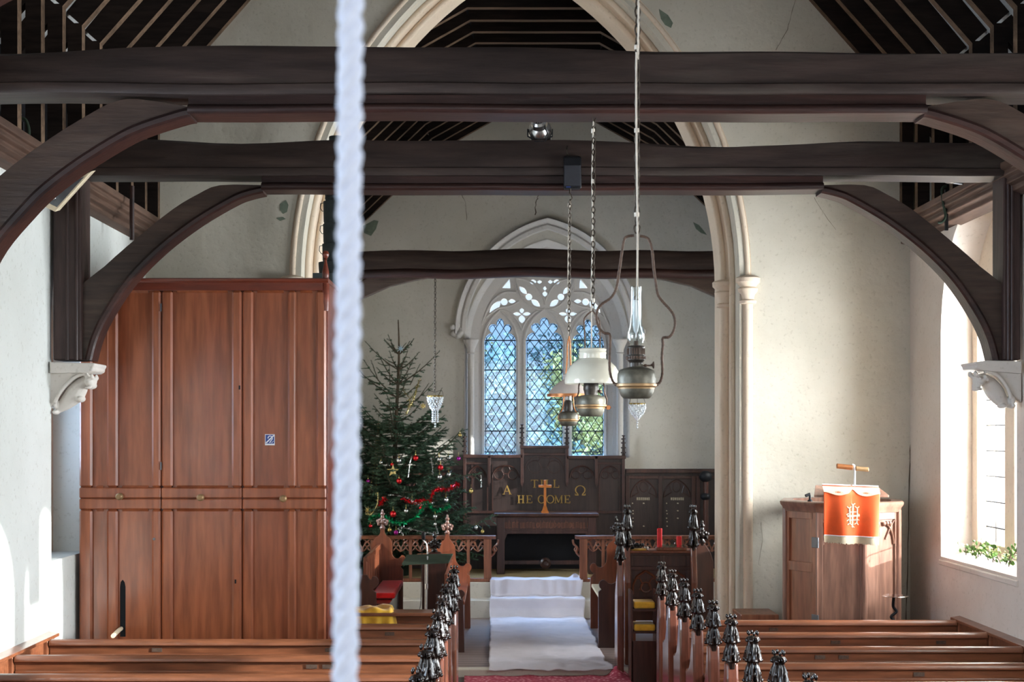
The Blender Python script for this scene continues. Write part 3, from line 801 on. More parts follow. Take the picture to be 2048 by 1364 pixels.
def fleur_mesh(mat):
    mb = MB()   # broad finial seen face on (spreads in X)
    mb.lathe([(.028, -.02), (.03, .01), (.044, .02), (.03, .034), (.024, .06)], n=14)
    for s in (-1, 1):
        for (x, z, rx, rz) in ((.045, .085, .028, .026), (.062, .11, .022, .024), (.032, .125, .024, .024), (.05, .065, .02, .016)):
            mb.ell((s*x, 0, z), (rx, .03, rz), 10, 8)
            mb.ell((s*x, -.022, z), (rx*.5, .014, rz*.5), 8, 6)
    mb.ell((0, 0, .10), (.03, .036, .04)); mb.ell((0, 0, .16), (.024, .026, .03)); mb.ell((0, 0, .205), (.027, .026, .026)); mb.ell((0, 0, .24), (.016, .016, .03))
    for a in range(5): mb.ell((.02*math.cos(a*1.256), .02*math.sin(a*1.256), .205), .012, 8, 6)
    return remesh('finial', mb, mat, .006, 1)
FLE = fleur_mesh(wood('finial_oak', (96, 66, 56), (140, 100, 86), 'z', .3, 12, coat=.4))
FLD = FLE.copy(); FLD.materials.clear(); FLD.materials.append(M['carved'])
# ================================================================ NAVE PEWS
def pew(x0, x1, Y, ztop, zpop, end, label, group, poppy=True):
    """end = -1: carved end at x0 ; +1: carved end at x1. Back rail at Y."""
    t = thing('church_pew', ((x0+x1)/2, Y, 0), label, 'pew', group)
    xa, xb = x0+.04, x1-.04
    MB().box(xa, xb, Y-.012, Y+.012, .12, ztop-.03).build('backrest', M['pew'], t, smooth=False)
    rail = [(-.045, -.045), (-.03, -.055), (.03, -.05)]+[(.0+.045*math.cos(a), -.028+.028*math.sin(a)) for a in (0, PI*.25, PI*.5, PI*.75, PI)]
    pts = [V((xa, Y+dy, ztop+dz)) for dy, dz in rail]
    MB().prism(pts, (xb-xa, 0, 0)).build('top_rail', M['pew'], t, ang=50)
    m = MB().box(xa, xb, Y-.15, Y-.014, ztop-.235, ztop-.215); m.box(xa, xb, Y-.158, Y-.145, ztop-.245, ztop-.195); m.box(xa, xb, Y-.03, Y-.012, ztop-.14, ztop-.115)
    m.build('book_ledge', M['pew'], t, smooth=False, bevel=.005)
    MB().box(xa, xb, Y+.012, Y+.36, .42, .45).build('seat', M['pew'], t, smooth=False, bevel=.008)
    for i in range(rnd.choice((1, 2))):
        xx = xa+(xb-xa)*rnd.uniform(.25, .85)
        MB().box(xx-.04, xx+.04, Y-.02, Y-.012, ztop-.10, ztop-.07).build('number_plate', M['iron'], t, smooth=False)
    for side in (-1, 1):
        xe_ = x0 if side < 0 else x1
        if side == end:
            zs = zpop-.295
            pr = [(-.075, 0), (-.075, zs-.32), (-.055, zs-.1), (-.038, zs), (.038, zs), (.05, zs-.06), (.075, zs-.14), (.12, zs-.24), (.2, zs-.33), (.3, zs-.37), (.36, zs-.36), (.385, zs-.40), (.375, zs-.45), (.37, .45), (.40, .12), (.40, 0)]
            m = MB().prism([V((xe_-.044, Y+a, b)) for a, b in pr], (.088, 0, 0))
            e = m.build('pew_end', M['pew_end'], t, smooth=False, bevel=.017)
            place('poppyhead', POP, e, (xe_, Y, zs), 0)
        else:
            pr = [(-.05, 0), (-.05, ztop+.0), (.03, ztop+.01), (.10, ztop-.18), (.36, ztop-.3), (.38, 0)]
            MB().prism([V((xe_-.03, Y+a, b)) for a, b in pr], (.06, 0, 0)).build('wall_end', M['pew'], t, smooth=False, bevel=.008)
    return t
ordn = ['first', 'second', 'third', 'fourth', 'fifth', 'sixth', 'seventh', 'eighth', 'ninth']
for k in range(8):
    Y = 12.8-.8*k
    pew(1.62, XR-.05, Y, .96, 1.386, -1, 'brown right-hand pew with carved aisle end, %s row from the pulpit' % ordn[k], 'pews on the right of the aisle')
lY = [11.12, 10.32, 9.51, 8.71, 7.9, 7.1]
for k, Y in enumerate(lY):
    pew(XL+.05, -.39, Y, 1.03, 1.434, 1, 'reddish left-hand pew with carved aisle end, %s full row from the organ case' % ordn[k], 'pews on the left of the aisle')
pew(-1.28, -.37, 11.95, 1.04, 1.434, 1, 'short front pew between the organ case and the aisle, in front of the gold cloth', 'pews on the left of the aisle')
# front reading desk with the yellow cloth over it
t = thing('reading_desk', (-.9, 12.75, 0), 'short oak reading desk right of the organ case, draped in gold', 'desk')
MB().box(-1.28, -.42, 12.7, 12.74, .1, 1.03).build('front_panel', M['pew'], t, smooth=False, bevel=.006)
MB().box(-1.28, -.42, 12.5, 12.78, 1.03, 1.06).build('desk_top', M['pew'], t, smooth=False, bevel=.006)
zs = 1.434-.295
e = MB().prism([V((-.406, 12.7+a, b)) for a, b in [(-.06, 0), (-.06, zs-.3), (-.035, zs), (.035, zs), (.06, zs-.2), (.14, zs-.3), (.16, 0)]], (.07, 0, 0)).build('desk_end', M['pew_end'], t, smooth=False, bevel=.015)
place('poppyhead', POP, e, (-.371, 12.7, zs), 0)
# gold cloth lying on it
def clothgrid(fn, nu, nv, mat, name, th=.006, parent=None):
    mb = MB(); vs = [fn(u/nu, v/nv) for v in range(nv+1) for u in range(nu+1)]
    fs = [(v*(nu+1)+u, v*(nu+1)+u+1, (v+1)*(nu+1)+u+1, (v+1)*(nu+1)+u) for v in range(nv) for u in range(nu)]
    mb.add(vs, fs); o = mb.build(name, mat, parent, ang=80)
    sd = o.modifiers.new('t', 'SOLIDIFY'); sd.thickness = th; sd.offset = 0
    return o
def gold(u, v):
    x = -1.27+.42*u*1.0; 
    # across the top then hanging over the right end and the front
    y = 12.42+.42*v
    z = 1.085+.012*math.sin(u*14+v*5)+.02*noise.noise(V((u*3, v*4, 1)))
    if u > .78: 
        k = (u-.78)/.22; x = -1.27+.42*.78+.05*math.sin(k*PI/2)+.0; z -= .20*k**1.3; x += .015*math.sin(v*16)*k
    if v < .25:
        k = (.25-v)/.25; y = 12.42+.42*.25-.03*k; z -= .24*k**1.2; y += .018*math.sin(u*22)*k
    return V((x, y, z))
o = clothgrid(gold, 48, 30, M['yellow'], 'altar_cloth'); tag(o, 'crumpled gold cloth draped on the desk beside the organ case', 'cloth')
# front screen with its own carved end
t = thing('pew_front', (2.0, 13.6, 0), 'low front screen with carved end before the first right-hand pew', 'pew', 'pews on the right of the aisle')
MB().box(1.64, 2.6, 13.58, 13.61, .1, .80).build('front_panel', M['pew'], t, smooth=False, bevel=.006)
zs = 1.386-.295
e = MB().prism([V((1.584, 13.6+a, b)) for a, b in [(-.075, 0), (-.06, zs-.2), (-.038, zs), (.038, zs), (.06, zs-.1), (.14, zs-.3), (.16, 0)]], (.072, 0, 0)).build('screen_end', M['pew_end'], t, smooth=False, bevel=.017)
place('poppyhead', POP, e, (1.62, 13.6, zs), 0)
# dado along both nave walls
for s, nm, z in ((-1, 'trim_16', 1.06), (1, 'trim_17', .98)):
    xw = XL if s < 0 else XR; q = -s
    y1 = 11.35 if s < 0 else 12.95
    mb = MB().prism([V((xw+q*a, 3, b)) for a, b in [(0, 0), (.05, 0), (.05, z-.05), (.09, z-.04), (.09, z-.015), (.0, z+.0)]], (0, y1-3, 0))
    struct(mb, nm, M['pew'], smooth=False, bevel=.004)
# ================================================================ ORGAN CASE
OY = 12.05
t = thing('organ_case', (PX(408, OY), OY+.6, 0), 'tall panelled reddish pine organ case standing in the left front corner of the nave', 'organ')
xL, xR = PX(158, OY), PX(655, OY)
ztop = PZ(560, OY)
MB().box(xL, xR-.04, OY+.05, OY+1.1, 0, ztop-.03).build('carcass', M['organ_dark'], t, smooth=False)
m = MB()
vst = [(158, 184), (213, 235), (303, 321.4), (322.6, 345), (463, 483.4), (484.6, 506), (575, 592), (632, 652)]
FY0, FY1 = OY, OY+.035
for a, b in vst:
    for (ya, yb) in ((581, 975), (1019, 1510)): m.box(PX(a, OY), PX(b, OY), FY0, FY1, PZ(yb, OY), PZ(ya, OY))
m.build('stile', M['organ'], t, smooth=False, bevel=.02, seg=1)
m = MB()
cols = [(158, 321.4), (322.6, 483.4), (484.6, 652)]
for a, b in cols:
    for (ya, yb) in ((975.3, 996.3), (997.3, 1018.7)): m.box(PX(a, OY), PX(b, OY), FY0-.001, FY1, PZ(yb, OY), PZ(ya, OY))
m.build('rail', M['organ'], t, smooth=False, bevel=.009, seg=1)
for (a, b) in [(186, 211), (237, 301), (347, 461), (508, 573), (594, 630)]:
    for y0, y1, dz in ((581, 586, 1), (970.5, 975.3, -1), (1018.7, 1024, 1)):
        m = MB(); xa, xb = PX(a+6, OY), PX(b-6, OY); z0, z1 = PZ(y0, OY), PZ(y1, OY)
        if dz > 0: m.prism([V((xa, FY0+.002, z0)), V((xa, FY1+.008, z1)), V((xa, FY1+.008, z0))], (xb-xa, 0, 0))
        else: m.prism([V((xa, FY0+.002, z1)), V((xa, FY1+.008, z1)), V((xa, FY1+.008, z0))], (xb-xa, 0, 0))
        m.build('rail_chamfer', M['organ'], t, smooth=False)
MB().box(xL, xR-.04, OY-.004, OY+.035, PZ(581, OY), PZ(563, OY)).build('rail', M['organ_dark'], t, smooth=False, bevel=.004)
zt = PZ(563, OY)
MB().prism([V((xL-.01, OY+a, zt+b)) for a, b in [(.04, -.012), (-.012, -.012), (-.03, .004), (-.035, .02), (-.02, .028), (1.11, .028), (1.11, -.012)]], (xR-xL+.02, 0, 0)).build('cornice', M['organ_dark'], t, smooth=False, bevel=.003)
for (a, b) in [(184, 213), (235, 303), (345, 463), (506, 575), (592, 632)]:
    for (ya, yb) in ((579, 977), (1017, 1510)):
        outer = [V((PX(a-1, OY), OY+.036, PZ(yb, OY))), V((PX(b+1, OY), OY+.036, PZ(yb, OY))), V((PX(b+1, OY), OY+.036, PZ(ya, OY))), V((PX(a-1, OY), OY+.036, PZ(ya, OY)))]
        hs = []
        if a == 235 and ya > 1000:
            sl_ = [(237.5, 1275), (237.5, 1175), (239, 1165), (243, 1160), (247, 1165), (249, 1175), (249, 1275)]
            hs = [[P(x, y, OY)+V((0, .036, 0)) for x, y in sl_]]
            MB().box(PX(234, OY), PX(252, OY), OY+.048, OY+.0495, PZ(1280, OY), PZ(1155, OY)).build('handle_slot_shade_plate', M['slot_shade'], t, smooth=False)  # near-black plate painted as the dark inside of the slot
        MB().holed(outer, hs, (0, .01, 0)).build('panel', M['organ'], t, smooth=False)
MB().box(xR-.045, xR+.0, OY+.02, OY+1.1, 0, ztop-.02).build('side_panel', M['organ_dark'], t, smooth=False, bevel=.005)
for x, y in ((240, 993), (402, 995), (567, 997)):
    c = P(x, y, OY); mb = MB()
    mb.loft([[c+V((r*math.cos(2*PI*k/20), -d, r*math.sin(2*PI*k/20))) for k in range(20)] for r, d in ((.03, 0), (.03, .006), (.014, .012), (.012, .022), (.026, .03), (.03, .04), (.02, .05), (.004, .052))])
    mb.build('knob', M['brass'], t)
for x, y in ((308, 1078),):
    c = P(x, y, OY); MB().loft([[c+V((r*math.cos(2*PI*k/14), -d, r*math.sin(2*PI*k/14))) for k in range(14)] for r, d in ((.012, -.004), (.012, .004), (.004, .006))]).build('lock', M['grey'], t)
for x, y in ((479, 775), (471, 1163)):
    MB().box(PX(x-1.6, OY), PX(x+1.6, OY), OY-.003, OY, PZ(y+4, OY), PZ(y-4, OY)).build('keyhole', M['black'], t, smooth=False)
for x, y in ((322, 932), (322, 615)):
    MB().box(PX(x-1.5, OY), PX(x+1.5, OY), OY-.004, OY, PZ(y+8, OY), PZ(y-8, OY)).build('hinge', M['grey'], t, smooth=False)
m = MB(); m.tube([P(240, 1258, OY+.03)+V((0, .05, 0)), P(236, 1262, OY-.2), P(226, 1272, OY-.55)], .018, 10)
m.build('pump_handle', M['ecru'], t)
c = V((xR-.02, OY+.03, zt+.028))
MB().lathe([(.03, -.28), (.034, -.2), (.034, -.05), (.022, -.02), (.03, .02), (.03, .06), (.012, .14), (.010, .16), (.018, .165), (.012, .172), (.022, .185), (.03, .205), (.03, .215), (.022, .235), (.006, .243)], c, 18).build('turned_finial', M['organ_dark'], t)
# hearing loop sticker
def flat(pts, Y, th=.002): return MB().prism([P(x, y, Y) for x, y in pts], (0, -th, 0))
s_ = thing('sticker', P(540, 890, OY), 'small blue and white hearing loop sticker on the organ case', 'sticker')
SY = OY+.036
k_ = SY/OY
m = MB().prism([P(x, y, SY-.0005) for x, y in [(530, 868.5), (549.5, 868.5), (549.5, 890.5), (530, 890.5)]], (0, -.001, 0)); m.build('backing', M['white'], s_, smooth=False)
m = MB().prism([P(x, y, SY-.0018) for x, y in [(531.2, 869.7), (548.3, 869.7), (548.3, 887.2), (531.2, 887.2)]], (0, -.001, 0)); m.build('blue_field', M['blue'], s_, smooth=False)
m = MB(); SZ = SY-.0035
m.obox(P(532, 886, SZ), P(548, 870.5, SZ), .011, up=V((0, 1, 0)), h=.001)
ear = [(536, 877), (537, 873.5), (540.5, 872), (544, 874), (544.5, 878), (542, 881), (541, 884), (538.5, 884.5)]
ec = [tuple(p)[:2] for p in catmull([(x, y, 0) for x, y in ear], 4)]
m.tube([P(x, y, SZ) for x, y in ec], .0045, 5); m.obox(P(543, 886, SZ), P(547, 882, SZ), .004, up=V((0, 1, 0)), h=.001)
m.build('ear_symbol', M['white'], s_, smooth=False)
# segmented grey pipe behind the case
FYp = 13.75
t = thing('flue_pipe', (PX(676, FYp), FYp, PZ(553, FYp)), 'dark grey iron pipe in stacked sections rising behind the organ case', 'pipe')
cx = PX(674, FYp)
segs = [(553, 526, 37), (525, 489, 29.5), (488, 449, 28), (448, 404, 27.5), (403, 395, 24), (394, 300, 25), (299, 274, 16)]
for i, (ya, yb, w) in enumerate(segs):
    r = w*FYp/F; z0, z1 = PZ(ya, FYp), PZ(yb, FYp)
    o = MB().lathe([(r*.93, z0), (r*.97, z0+.02), (r, z1-.02), (r, z1), (r*.8, z1)], (cx, FYp, 0), 28).build('pipe_section', M['flue'], t)
    if i in (1, 2, 3):
        c = V((cx-r, FYp-.0, z1-.03)); MB().tube([c+V((.0, 0, .02)), c+V((-.025, 0, .015)), c+V((-.03, 0, -.03)), c+V((-.01, 0, -.06)), c+V((.01, 0, -.06))], .004, 6).build('hook', M['flue'], o)
MB().box(cx-.2, cx+.2, FYp-.3, FYp+.2, 0, PZ(553, FYp)).build('base_block', M['flue'], t, smooth=False)
# ================================================================ PULPIT
pc = V((3.43, 13.86, 0)); PYf = 13.86
PR = .58; rot = 8
def pcorner(deg, r=PR): a = math.radians(deg+rot); return V((pc.x+r*math.sin(a), pc.y-r*math.cos(a), 0))
t = thing('pulpit', (pc.x, pc.y, 0), 'octagonal carved oak pulpit in the right front corner of the nave', 'pulpit')
zb_, zt_ = .62, 1.93
angs = [-90, -45, 0, 45, 90, 135, 180, 225]
def octa(r, z): return [V((pcorner(a, r).x, pcorner(a, r).y, z)) for a in angs]
for i in range(8):
    a0, a1 = angs[i], angs[(i+1) % 8]
    if i == 6: continue
    A, B = pcorner(a0), pcorner(a1); d = (B-A).normalized(); n = V((d.y, -d.x, 0));
    if n.dot(A-V((pc.x, pc.y, 0))) < 0: n = -n
    L = (B-A).length
    def L3(u, v, w=0): return V((A.x, A.y, 0))+d*u+n*w+V((0, 0, v))
    door = (i == 0)
    mat = M['pulpit_door'] if door else M['pulpit']
    name = 'door' if door else 'panel'
    e = MB().prism([L3(0, zb_, -.02), L3(L, zb_, -.02), L3(L, zt_, -.02), L3(0, zt_, -.02)], n*-.02)
    par = e.build(name, mat, t, smooth=False)
    fr = MB(); g = .045
    def rect(u0, u1, v0, v1): fr.prism([L3(u0, v0, -.02), L3(u1, v0, -.02), L3(u1, v1, -.02), L3(u0, v1, -.02)], n*.022)
    e0 = .012 if door or i == 1 else 0
    rect(0, g+.01, zb_, zt_); rect(L-g-.0-(.03 if door else 0), L-e0, zb_, zt_); rect(g, L-g, zt_-.09, zt_); rect(g, L-g, zb_, zb_+.09)
    if door: rect(g, L-g, 1.33, 1.42)
    fr.build('frame', mat, par, smooth=False, bevel=.006)
    if not door:
        tr = MB()
        for s2 in (-1, 1):   # traceried head: two curved ribs meeting, with leaf lumps
            pts = []
            for j in range(9):
                q = j/8; pts.append(L3(L/2+s2*(L/2-g-.01)*math.cos(q*PI/2)**1.1, zt_-.33+.22*math.sin(q*PI/2), -.012))
            tr.tube(pts, .012, 6)
            for q in (.25, .55, .8): tr.ell(L3(L/2+s2*(L/2-g-.03)*q, zt_-.13, -.012), (.022, .022, .028), 8, 6); 
            tr.tube([L3(L/2+s2*(L/2-g), zt_-.1, -.014), L3(L/2+s2*.12, zt_-.17, -.01), L3(L/2+s2*.06, zt_-.28, -.012)], .009, 6)
        tr.build('tracery', mat, par, ang=60)
    if door:
        for v in (1.62, .88):
            MB().prism([L3(L-.06, v-.05, .003), L3(L+.03, v-.05, .003), L3(L+.03, v+.05, .003), L3(L-.06, v+.05, .003)], n*.012).build('hinge', M['grey'], par, smooth=False, bevel=.003)
    MB().tube([V((A.x, A.y, zb_)), V((A.x, A.y, zt_))], .028 if i != 1 else .012, 10).build('corner_shaft', M['pulpit'], t)
rings = [octa(PR-.02, zt_-.03), octa(PR+.02, zt_-.02), octa(PR+.03, zt_+.02), octa(PR+.05, zt_+.045), octa(PR+.055, zt_+.07), octa(PR+.04, zt_+.08), octa(PR-.07, zt_+.08), octa(PR-.07, zt_-.03)]
MB().loft(rings, caps=False).build('cornice', M['pulpit'], t, ang=30)
MB().loft([octa(PR+.03, zb_-.06), octa(PR+.045, zb_-.02), octa(PR+.02, zb_+.02), octa(PR-.04, zb_+.03)]).build('base_moulding', M['pulpit'], t, ang=30)
MB().lathe([(.34, 0), (.34, .1), (.2, .18), (.17, .4), (.3, .5), (.5, .57)], (pc.x, pc.y, 0), 8).build('stem', M['pulpit'], t, ang=30)
MB().box(pc.x-.98, pc.x-.60, 13.95, 14.45, 0, .86).build('stair_landing', M['pulpit_door'], t, smooth=False, bevel=.01)
# book board on the pulpit
BY = 12.98
b = thing('book_rest', (PX(1703, BY), BY, 2.02), 'sloping wooden book board on the pulpit front, behind the orange fall', 'book rest')
m = MB(); m.prism([P(1628, 990, BY), P(1643, 970, BY)+V((0, .25, -.01)), P(1772, 974, BY)+V((0, .25, -.01)), P(1778, 990, BY)], (0, 0, -.022)); m.build('board', M['pulpit'], b, smooth=False, bevel=.004)
m = MB(); m.tube([V((PX(1703, BY), BY+.2, 1.98)), V((PX(1703, BY), BY+.12, 2.11))], .025, 10); m.build('bracket', M['pulpit'], b)
# reading lamp: little tube on a white stem
LY = 12.96
r = thing('reading_lamp', P(1706, 968, LY), 'small tubular brass reading lamp on a white stem above the pulpit fall', 'lamp')
MB().tube([P(1709, 972, LY), P(1709.5, 940, LY), P(1708, 930, LY), P(1705, 929, LY)], .008, 8).build('stem', M['white'], r)
MB().tube([P(1673, 932, LY), P(1674, 932, LY), P(1704, 935, LY), P(1705, 935, LY)], [.018, .024, .024, .018], 14).build('lamp_tube', M['copper'], r)
MB().tube([P(1711, 937, LY), P(1712, 937, LY), P(1736, 939, LY), P(1737, 939, LY)], [.018, .022, .022, .018], 14).build('lamp_tube', M['brass'], r)
# pulpit fall
FYb = 12.93
def fall(u, v):
    x = 1648+u*(1760-1648); x -= v*1.0
    xl = x+(3*v if u < .5 else -3*v)
    top_ = max(0, 1-v*7)
    y = 969+v*114+4*u
    p = P(xl, y, FYb)
    p.y += .045*math.sin(u*PI*3.6+.9)*(.15+v)-.03*math.exp(-((u-.55)/.1)**2)*v
    p.y += .07*top_; p.z -= .0*top_
    return p
b = thing('pulpit_fall', P(1704, 1083, FYb), 'orange velvet pulpit fall with fringe and an embroidered monogram', 'banner')
clothgrid(fall, 60, 30, M['orange'], 'velvet', .004, b)
for (v0_, v1f, dy_) in ((0, None, 0), (1, None, 0)):
  fr = MB()
  for i in range(120):
    u = i/119
    for v0, v1, dy in [(.885+.0, 1.02+rnd.uniform(-.012, .012), -.006), (.03, .155+.05*(-math.cos((u*2 % 1)*2*PI)*.5+.0)-.06*math.exp(-((u-.52)/.06)**2), -.010)][v0_:v0_+1]:
        a = fall(u, v0); e = fall(min(1, u+.004), v1); a.y += dy; e.y += dy-.002*(i % 3)
        w = .0062; fr.add([a+V((-w/2, 0, 0)), a+V((w/2, 0, 0)), e+V((w/2, -.002, 0)), e+V((-w/2, -.002, 0)), a+V((0, .004, 0)), e+V((0, .004, 0))], [(0, 1, 2, 3), (1, 4, 5, 2), (4, 0, 3, 5)])
  fr.build('fringe', M['ecru'], b, smooth=False)
m = MB()
for s in (0, 1):
    u0, u1 = (0, .5) if s == 0 else (.54, 1)
    for v, rr in ((.0, .006), (.89, .005)):
        m.tube([fall(u0+(u1-u0)*i/20, v)+V((0, -.008, 0)) for i in range(21)], rr, 6)
m.build('braid', M['white'], b)
m = MB(); mw = .016
def UVp(x, y):  # monogram drawn on the cloth
    u = (x-1648)/112; v = (y-969-4*u)/114; p = fall(max(0, min(1, u)), v); p.y -= .006; return p
def st(a, c, w=mw):
    n = 6; pa = [UVp(a[0]+(c[0]-a[0])*i/n, a[1]+(c[1]-a[1])*i/n) for i in range(n+1)]; m.tube(pa, w/2, 6)
for x in (1696.5, 1716.5): st((x, 1018), (x, 1046), .018)
st((1706.5, 1010), (1706.5, 1052), .02); st((1691, 1032), (1722, 1032), .016); st((1697, 1024), (1717, 1024), .01); st((1697, 1040), (1717, 1040), .01)
for (x, y) in ((1696.5, 1017), (1716.5, 1017)):
    st((x, y), (x-5, y-4), .01); st((x, y), (x+4, y-4), .01)
for (x, y) in ((1696.5, 1046), (1716.5, 1046)):
    st((x, y), (x-5, y+3), .01); st((x, y), (x+4, y+4), .01)
for q in ((1706.5, 1010), (1706.5, 1052)):
    sgn = -1 if q[1] < 1030 else 1
    st(q, (q[0]-5, q[1]+3*sgn), .01); st(q, (q[0]+5, q[1]+3*sgn), .01)
for (x, y) in ((1690, 1026), (1690, 1038), (1722, 1027), (1722, 1038)):
    st((1697 if x < 1700 else 1716, y), (x, y+3), .009)
m.build('monogram', M['ecru'], b)
# microphone on the pulpit rim
mc = P(1620, 1003, 13.5)
t = thing('microphone', mc, 'small black microphone on the left rim of the pulpit', 'microphone')
MB().lathe([(.024, 0), (.024, .012), (.012, .02), (.010, .055)], mc, 12).build('base', M['black'], t)
MB().tube([mc+V((0, 0, .05)), mc+V((-.005, 0, .07)), mc+V((-.045, -.01, .055))], [.012, .016, .015], 10).build('head', M['black'], t)
# glass bracket dish + iron scroll by the pulpit
c = P(1790, 1193, 13.2)
t = thing('bracket_dish', c, 'thin glass dish on an iron scroll bracket beside the pulpit', 'dish')
MB().lathe([(.02, -.012), (.1, -.004), (.124, .006), (.12, .01), (.02, -.004)], c, 24).build('dish', M['crystal'], t)
pts = [c+V((.0, .04, -.01)), c+V((.0, .06, -.1)), c+V((.03, .06, -.15)), c+V((-.02, .06, -.2)), c+V((.03, .06, -.26)), c+V((-.02, .06, -.3)), c+V((.0, .06, -.5)), V((c.x, c.y+.06, 0))]
MB().tube(catmull(pts, 5), .014, 8).build('iron_scroll', M['black'], t)
for k in range(4): pass
# greenery on the sill
t = thing('holly_sprays', (XR+.12, 12.4, 1.5), 'sprays of green and variegated holly lying on the stone window sill beside the pulpit', 'greenery')
g = MB(); g2 = MB(); stm = MB(); r = random.Random(5)
for i in range(13):
    b0 = V((XR+.08+r.uniform(-.03, .1), 11.75+i*.105, 1.535)); top = b0+V((r.uniform(-.08, .05), r.uniform(-.16, .16), r.uniform(.06, .17)))
    stm.tube([b0, (b0+top)/2+V((0, 0, .02)), top], .004, 5)
    for k in range(13):
        q = r.random(); c = b0.lerp(top, q)+V((r.uniform(-.05, .05), r.uniform(-.06, .06), r.uniform(-.0, .05)))
        L = r.uniform(.03, .055); d = V((r.uniform(-1, .3), r.uniform(-1, 1), r.uniform(-.1, 1))).normalized(); sd = d.cross(V((r.uniform(-1, 1), r.uniform(-1, 1), r.uniform(-1, 1)))).normalized()*L*.38; nn = d.cross(sd).normalized()*.006
        (g if r.random() < .72 else g2).add([c-d*L*.5, c-d*L*.15+sd-nn, c+d*L*.25+sd*.8-nn, c+d*L*.5, c+d*L*.25-sd*.8-nn, c-d*L*.15-sd-nn, c+nn], [(0, 1, 6), (1, 2, 6), (2, 3, 6), (3, 4, 6), (4, 5, 6), (5, 0, 6)])
g.build('leaves', M['leafg'], t, smooth=False); g2.build('variegated_leaves', M['leafy'], t, smooth=False); stm.build('stems', M['bark'], t)
# ================================================================ CHOIR STALLS
def sprism(pts, Y0, th, mat, name, par, bevel=.01): return MB().ppx(pts, Y0, Y0+th).build(name, mat, par, smooth=False, bevel=bevel)
def curve2(pts, n=4): return [tuple(p)[:2] for p in catmull([(x, y, 0) for x, y in pts], n)]
EY = 18.6
def endA(dx=0, mir=None):
    h = [(742, 1257), (742, 1096)] + curve2([(743, 1090), (748, 1079), (756, 1072), (760, 1066), (761, 1058)]) + curve2([(768, 1058), (769, 1066), (773, 1072), (780, 1078), (783, 1088), (783, 1106), (788, 1115), (797, 1117), (803, 1111), (809, 1114), (811, 1122), (806, 1130), (801, 1134), (806, 1140)]) + [(806, 1257)]
    return h
# back bench, left
t = thing('choir_stall', (-1.4, 17.5, ST), 'left rear choir stall with fleur finial, sunlit back and red cushion', 'choir stall', 'choir stalls')
e = sprism(endA(), EY, .055, M['stall'], 'stall_end', t)
place('finial', FLE, e, P(764.5, 1059, EY)+V((0, .028, 0)), 0, 1.0)
Yn = 16.55
h = [(690, 1305), (690, 1150), (734, 1150), (738, 1158)]+curve2([(742, 1160), (745, 1154), (752, 1154), (757, 1161), (756, 1170), (750, 1176), (746, 1180), (752, 1186)])+[(756, 1305)]
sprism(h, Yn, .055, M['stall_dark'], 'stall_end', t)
MB().box(-1.56, -1.52, Yn+.03, EY+.02, ST, 1.2).build('backrest', M['stall'], t, smooth=False, bevel=.006)
m = MB()
for k in range(7): m.box(-1.525, -1.515, Yn+.05+k*.33, Yn+.09+k*.33, .74, 1.17)
m.box(-1.525, -1.505, Yn+.03, EY+.02, 1.15, 1.21); m.build('muntin', M['stall'], t, smooth=False, bevel=.006)
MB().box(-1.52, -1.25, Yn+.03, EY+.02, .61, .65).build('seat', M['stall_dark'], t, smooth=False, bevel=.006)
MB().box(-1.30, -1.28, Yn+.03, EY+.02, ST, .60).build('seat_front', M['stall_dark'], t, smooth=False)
c = MB().box(-1.50, -1.22, 17.05, EY-.03, .655, .725); o = c.build('seat_cushion', M['red'], None, smooth=True, bevel=.02, seg=3)
tag(o, 'bright red seat cushion on the left rear choir stall', 'cushion')
# front bench, left
t = thing('choir_stall', (-.5, 17.5, ST), 'left front choir stall with fleur finial, sunlit seat end facing the aisle', 'choir stall', 'choir stalls')
h = [(868, 1257), (868, 1110)]+curve2([(870, 1100), (876, 1090), (884, 1083), (890, 1077), (891, 1068)])+curve2([(898, 1068), (899, 1077), (905, 1086), (910, 1094), (911, 1112), (912, 1122), (918, 1131), (927, 1132), (933, 1127), (939, 1128), (943, 1136), (939, 1143), (934, 1147), (940, 1153)])+[(941, 1257)]
e = sprism(h, EY, .055, M['stall'], 'stall_end', t)
place('finial', FLE, e, P(894.5, 1069, EY)+V((0, .028, 0)), 0, 1.0)
h = [(872, 1308), (872, 1190), (905, 1190), (912, 1194)]+curve2([(914, 1190), (916, 1183), (922, 1180), (928, 1184), (929, 1190), (925, 1196), (926, 1200)])+[(929, 1308)]
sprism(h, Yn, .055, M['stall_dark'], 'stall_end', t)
x0, x1 = PX(903, EY), PX(940, EY)
MB().box(x0-.02, x0+.015, Yn+.03, EY+.02, ST, 1.0).build('backrest', M['stall'], t, smooth=False, bevel=.006)
MB().box(x0, -.36, Yn+.03, EY+.02, .64, .68).build('seat', M['stall'], t, smooth=False, bevel=.006)
MB().box(-.42, -.40, Yn+.03, EY+.02, ST, .64).build('seat_front', M['stall_dark'], t, smooth=False)
# desk in front of the rear bench
DY = 17.15
t = thing('choir_desk', (-.8, 17.6, ST), 'dark oak choir desk end with black carved head, behind the music stand', 'desk')
h = [(844, 1288), (844, 1132)]+curve2([(846, 1124), (852, 1112), (860, 1104)])+curve2([(880, 1104), (888, 1114), (892, 1126)])+[(893, 1288)]
e = sprism(h, DY, .06, M['stall_dark'], 'desk_end', t)
place('finial', FLD, e, P(869, 1106, DY)+V((0, .03, 0)), 0, 1.0)
MB().box(PX(850, DY), PX(862, DY), DY+.05, EY-.05, ST, 1.05).build('front_panel', M['stall_dark'], t, smooth=False)
MB().box(PX(845, DY)-.14, PX(880, DY), DY+.05, EY-.05, 1.05, 1.08).build('desk_top', M['stall'], t, smooth=False, bevel=.006)
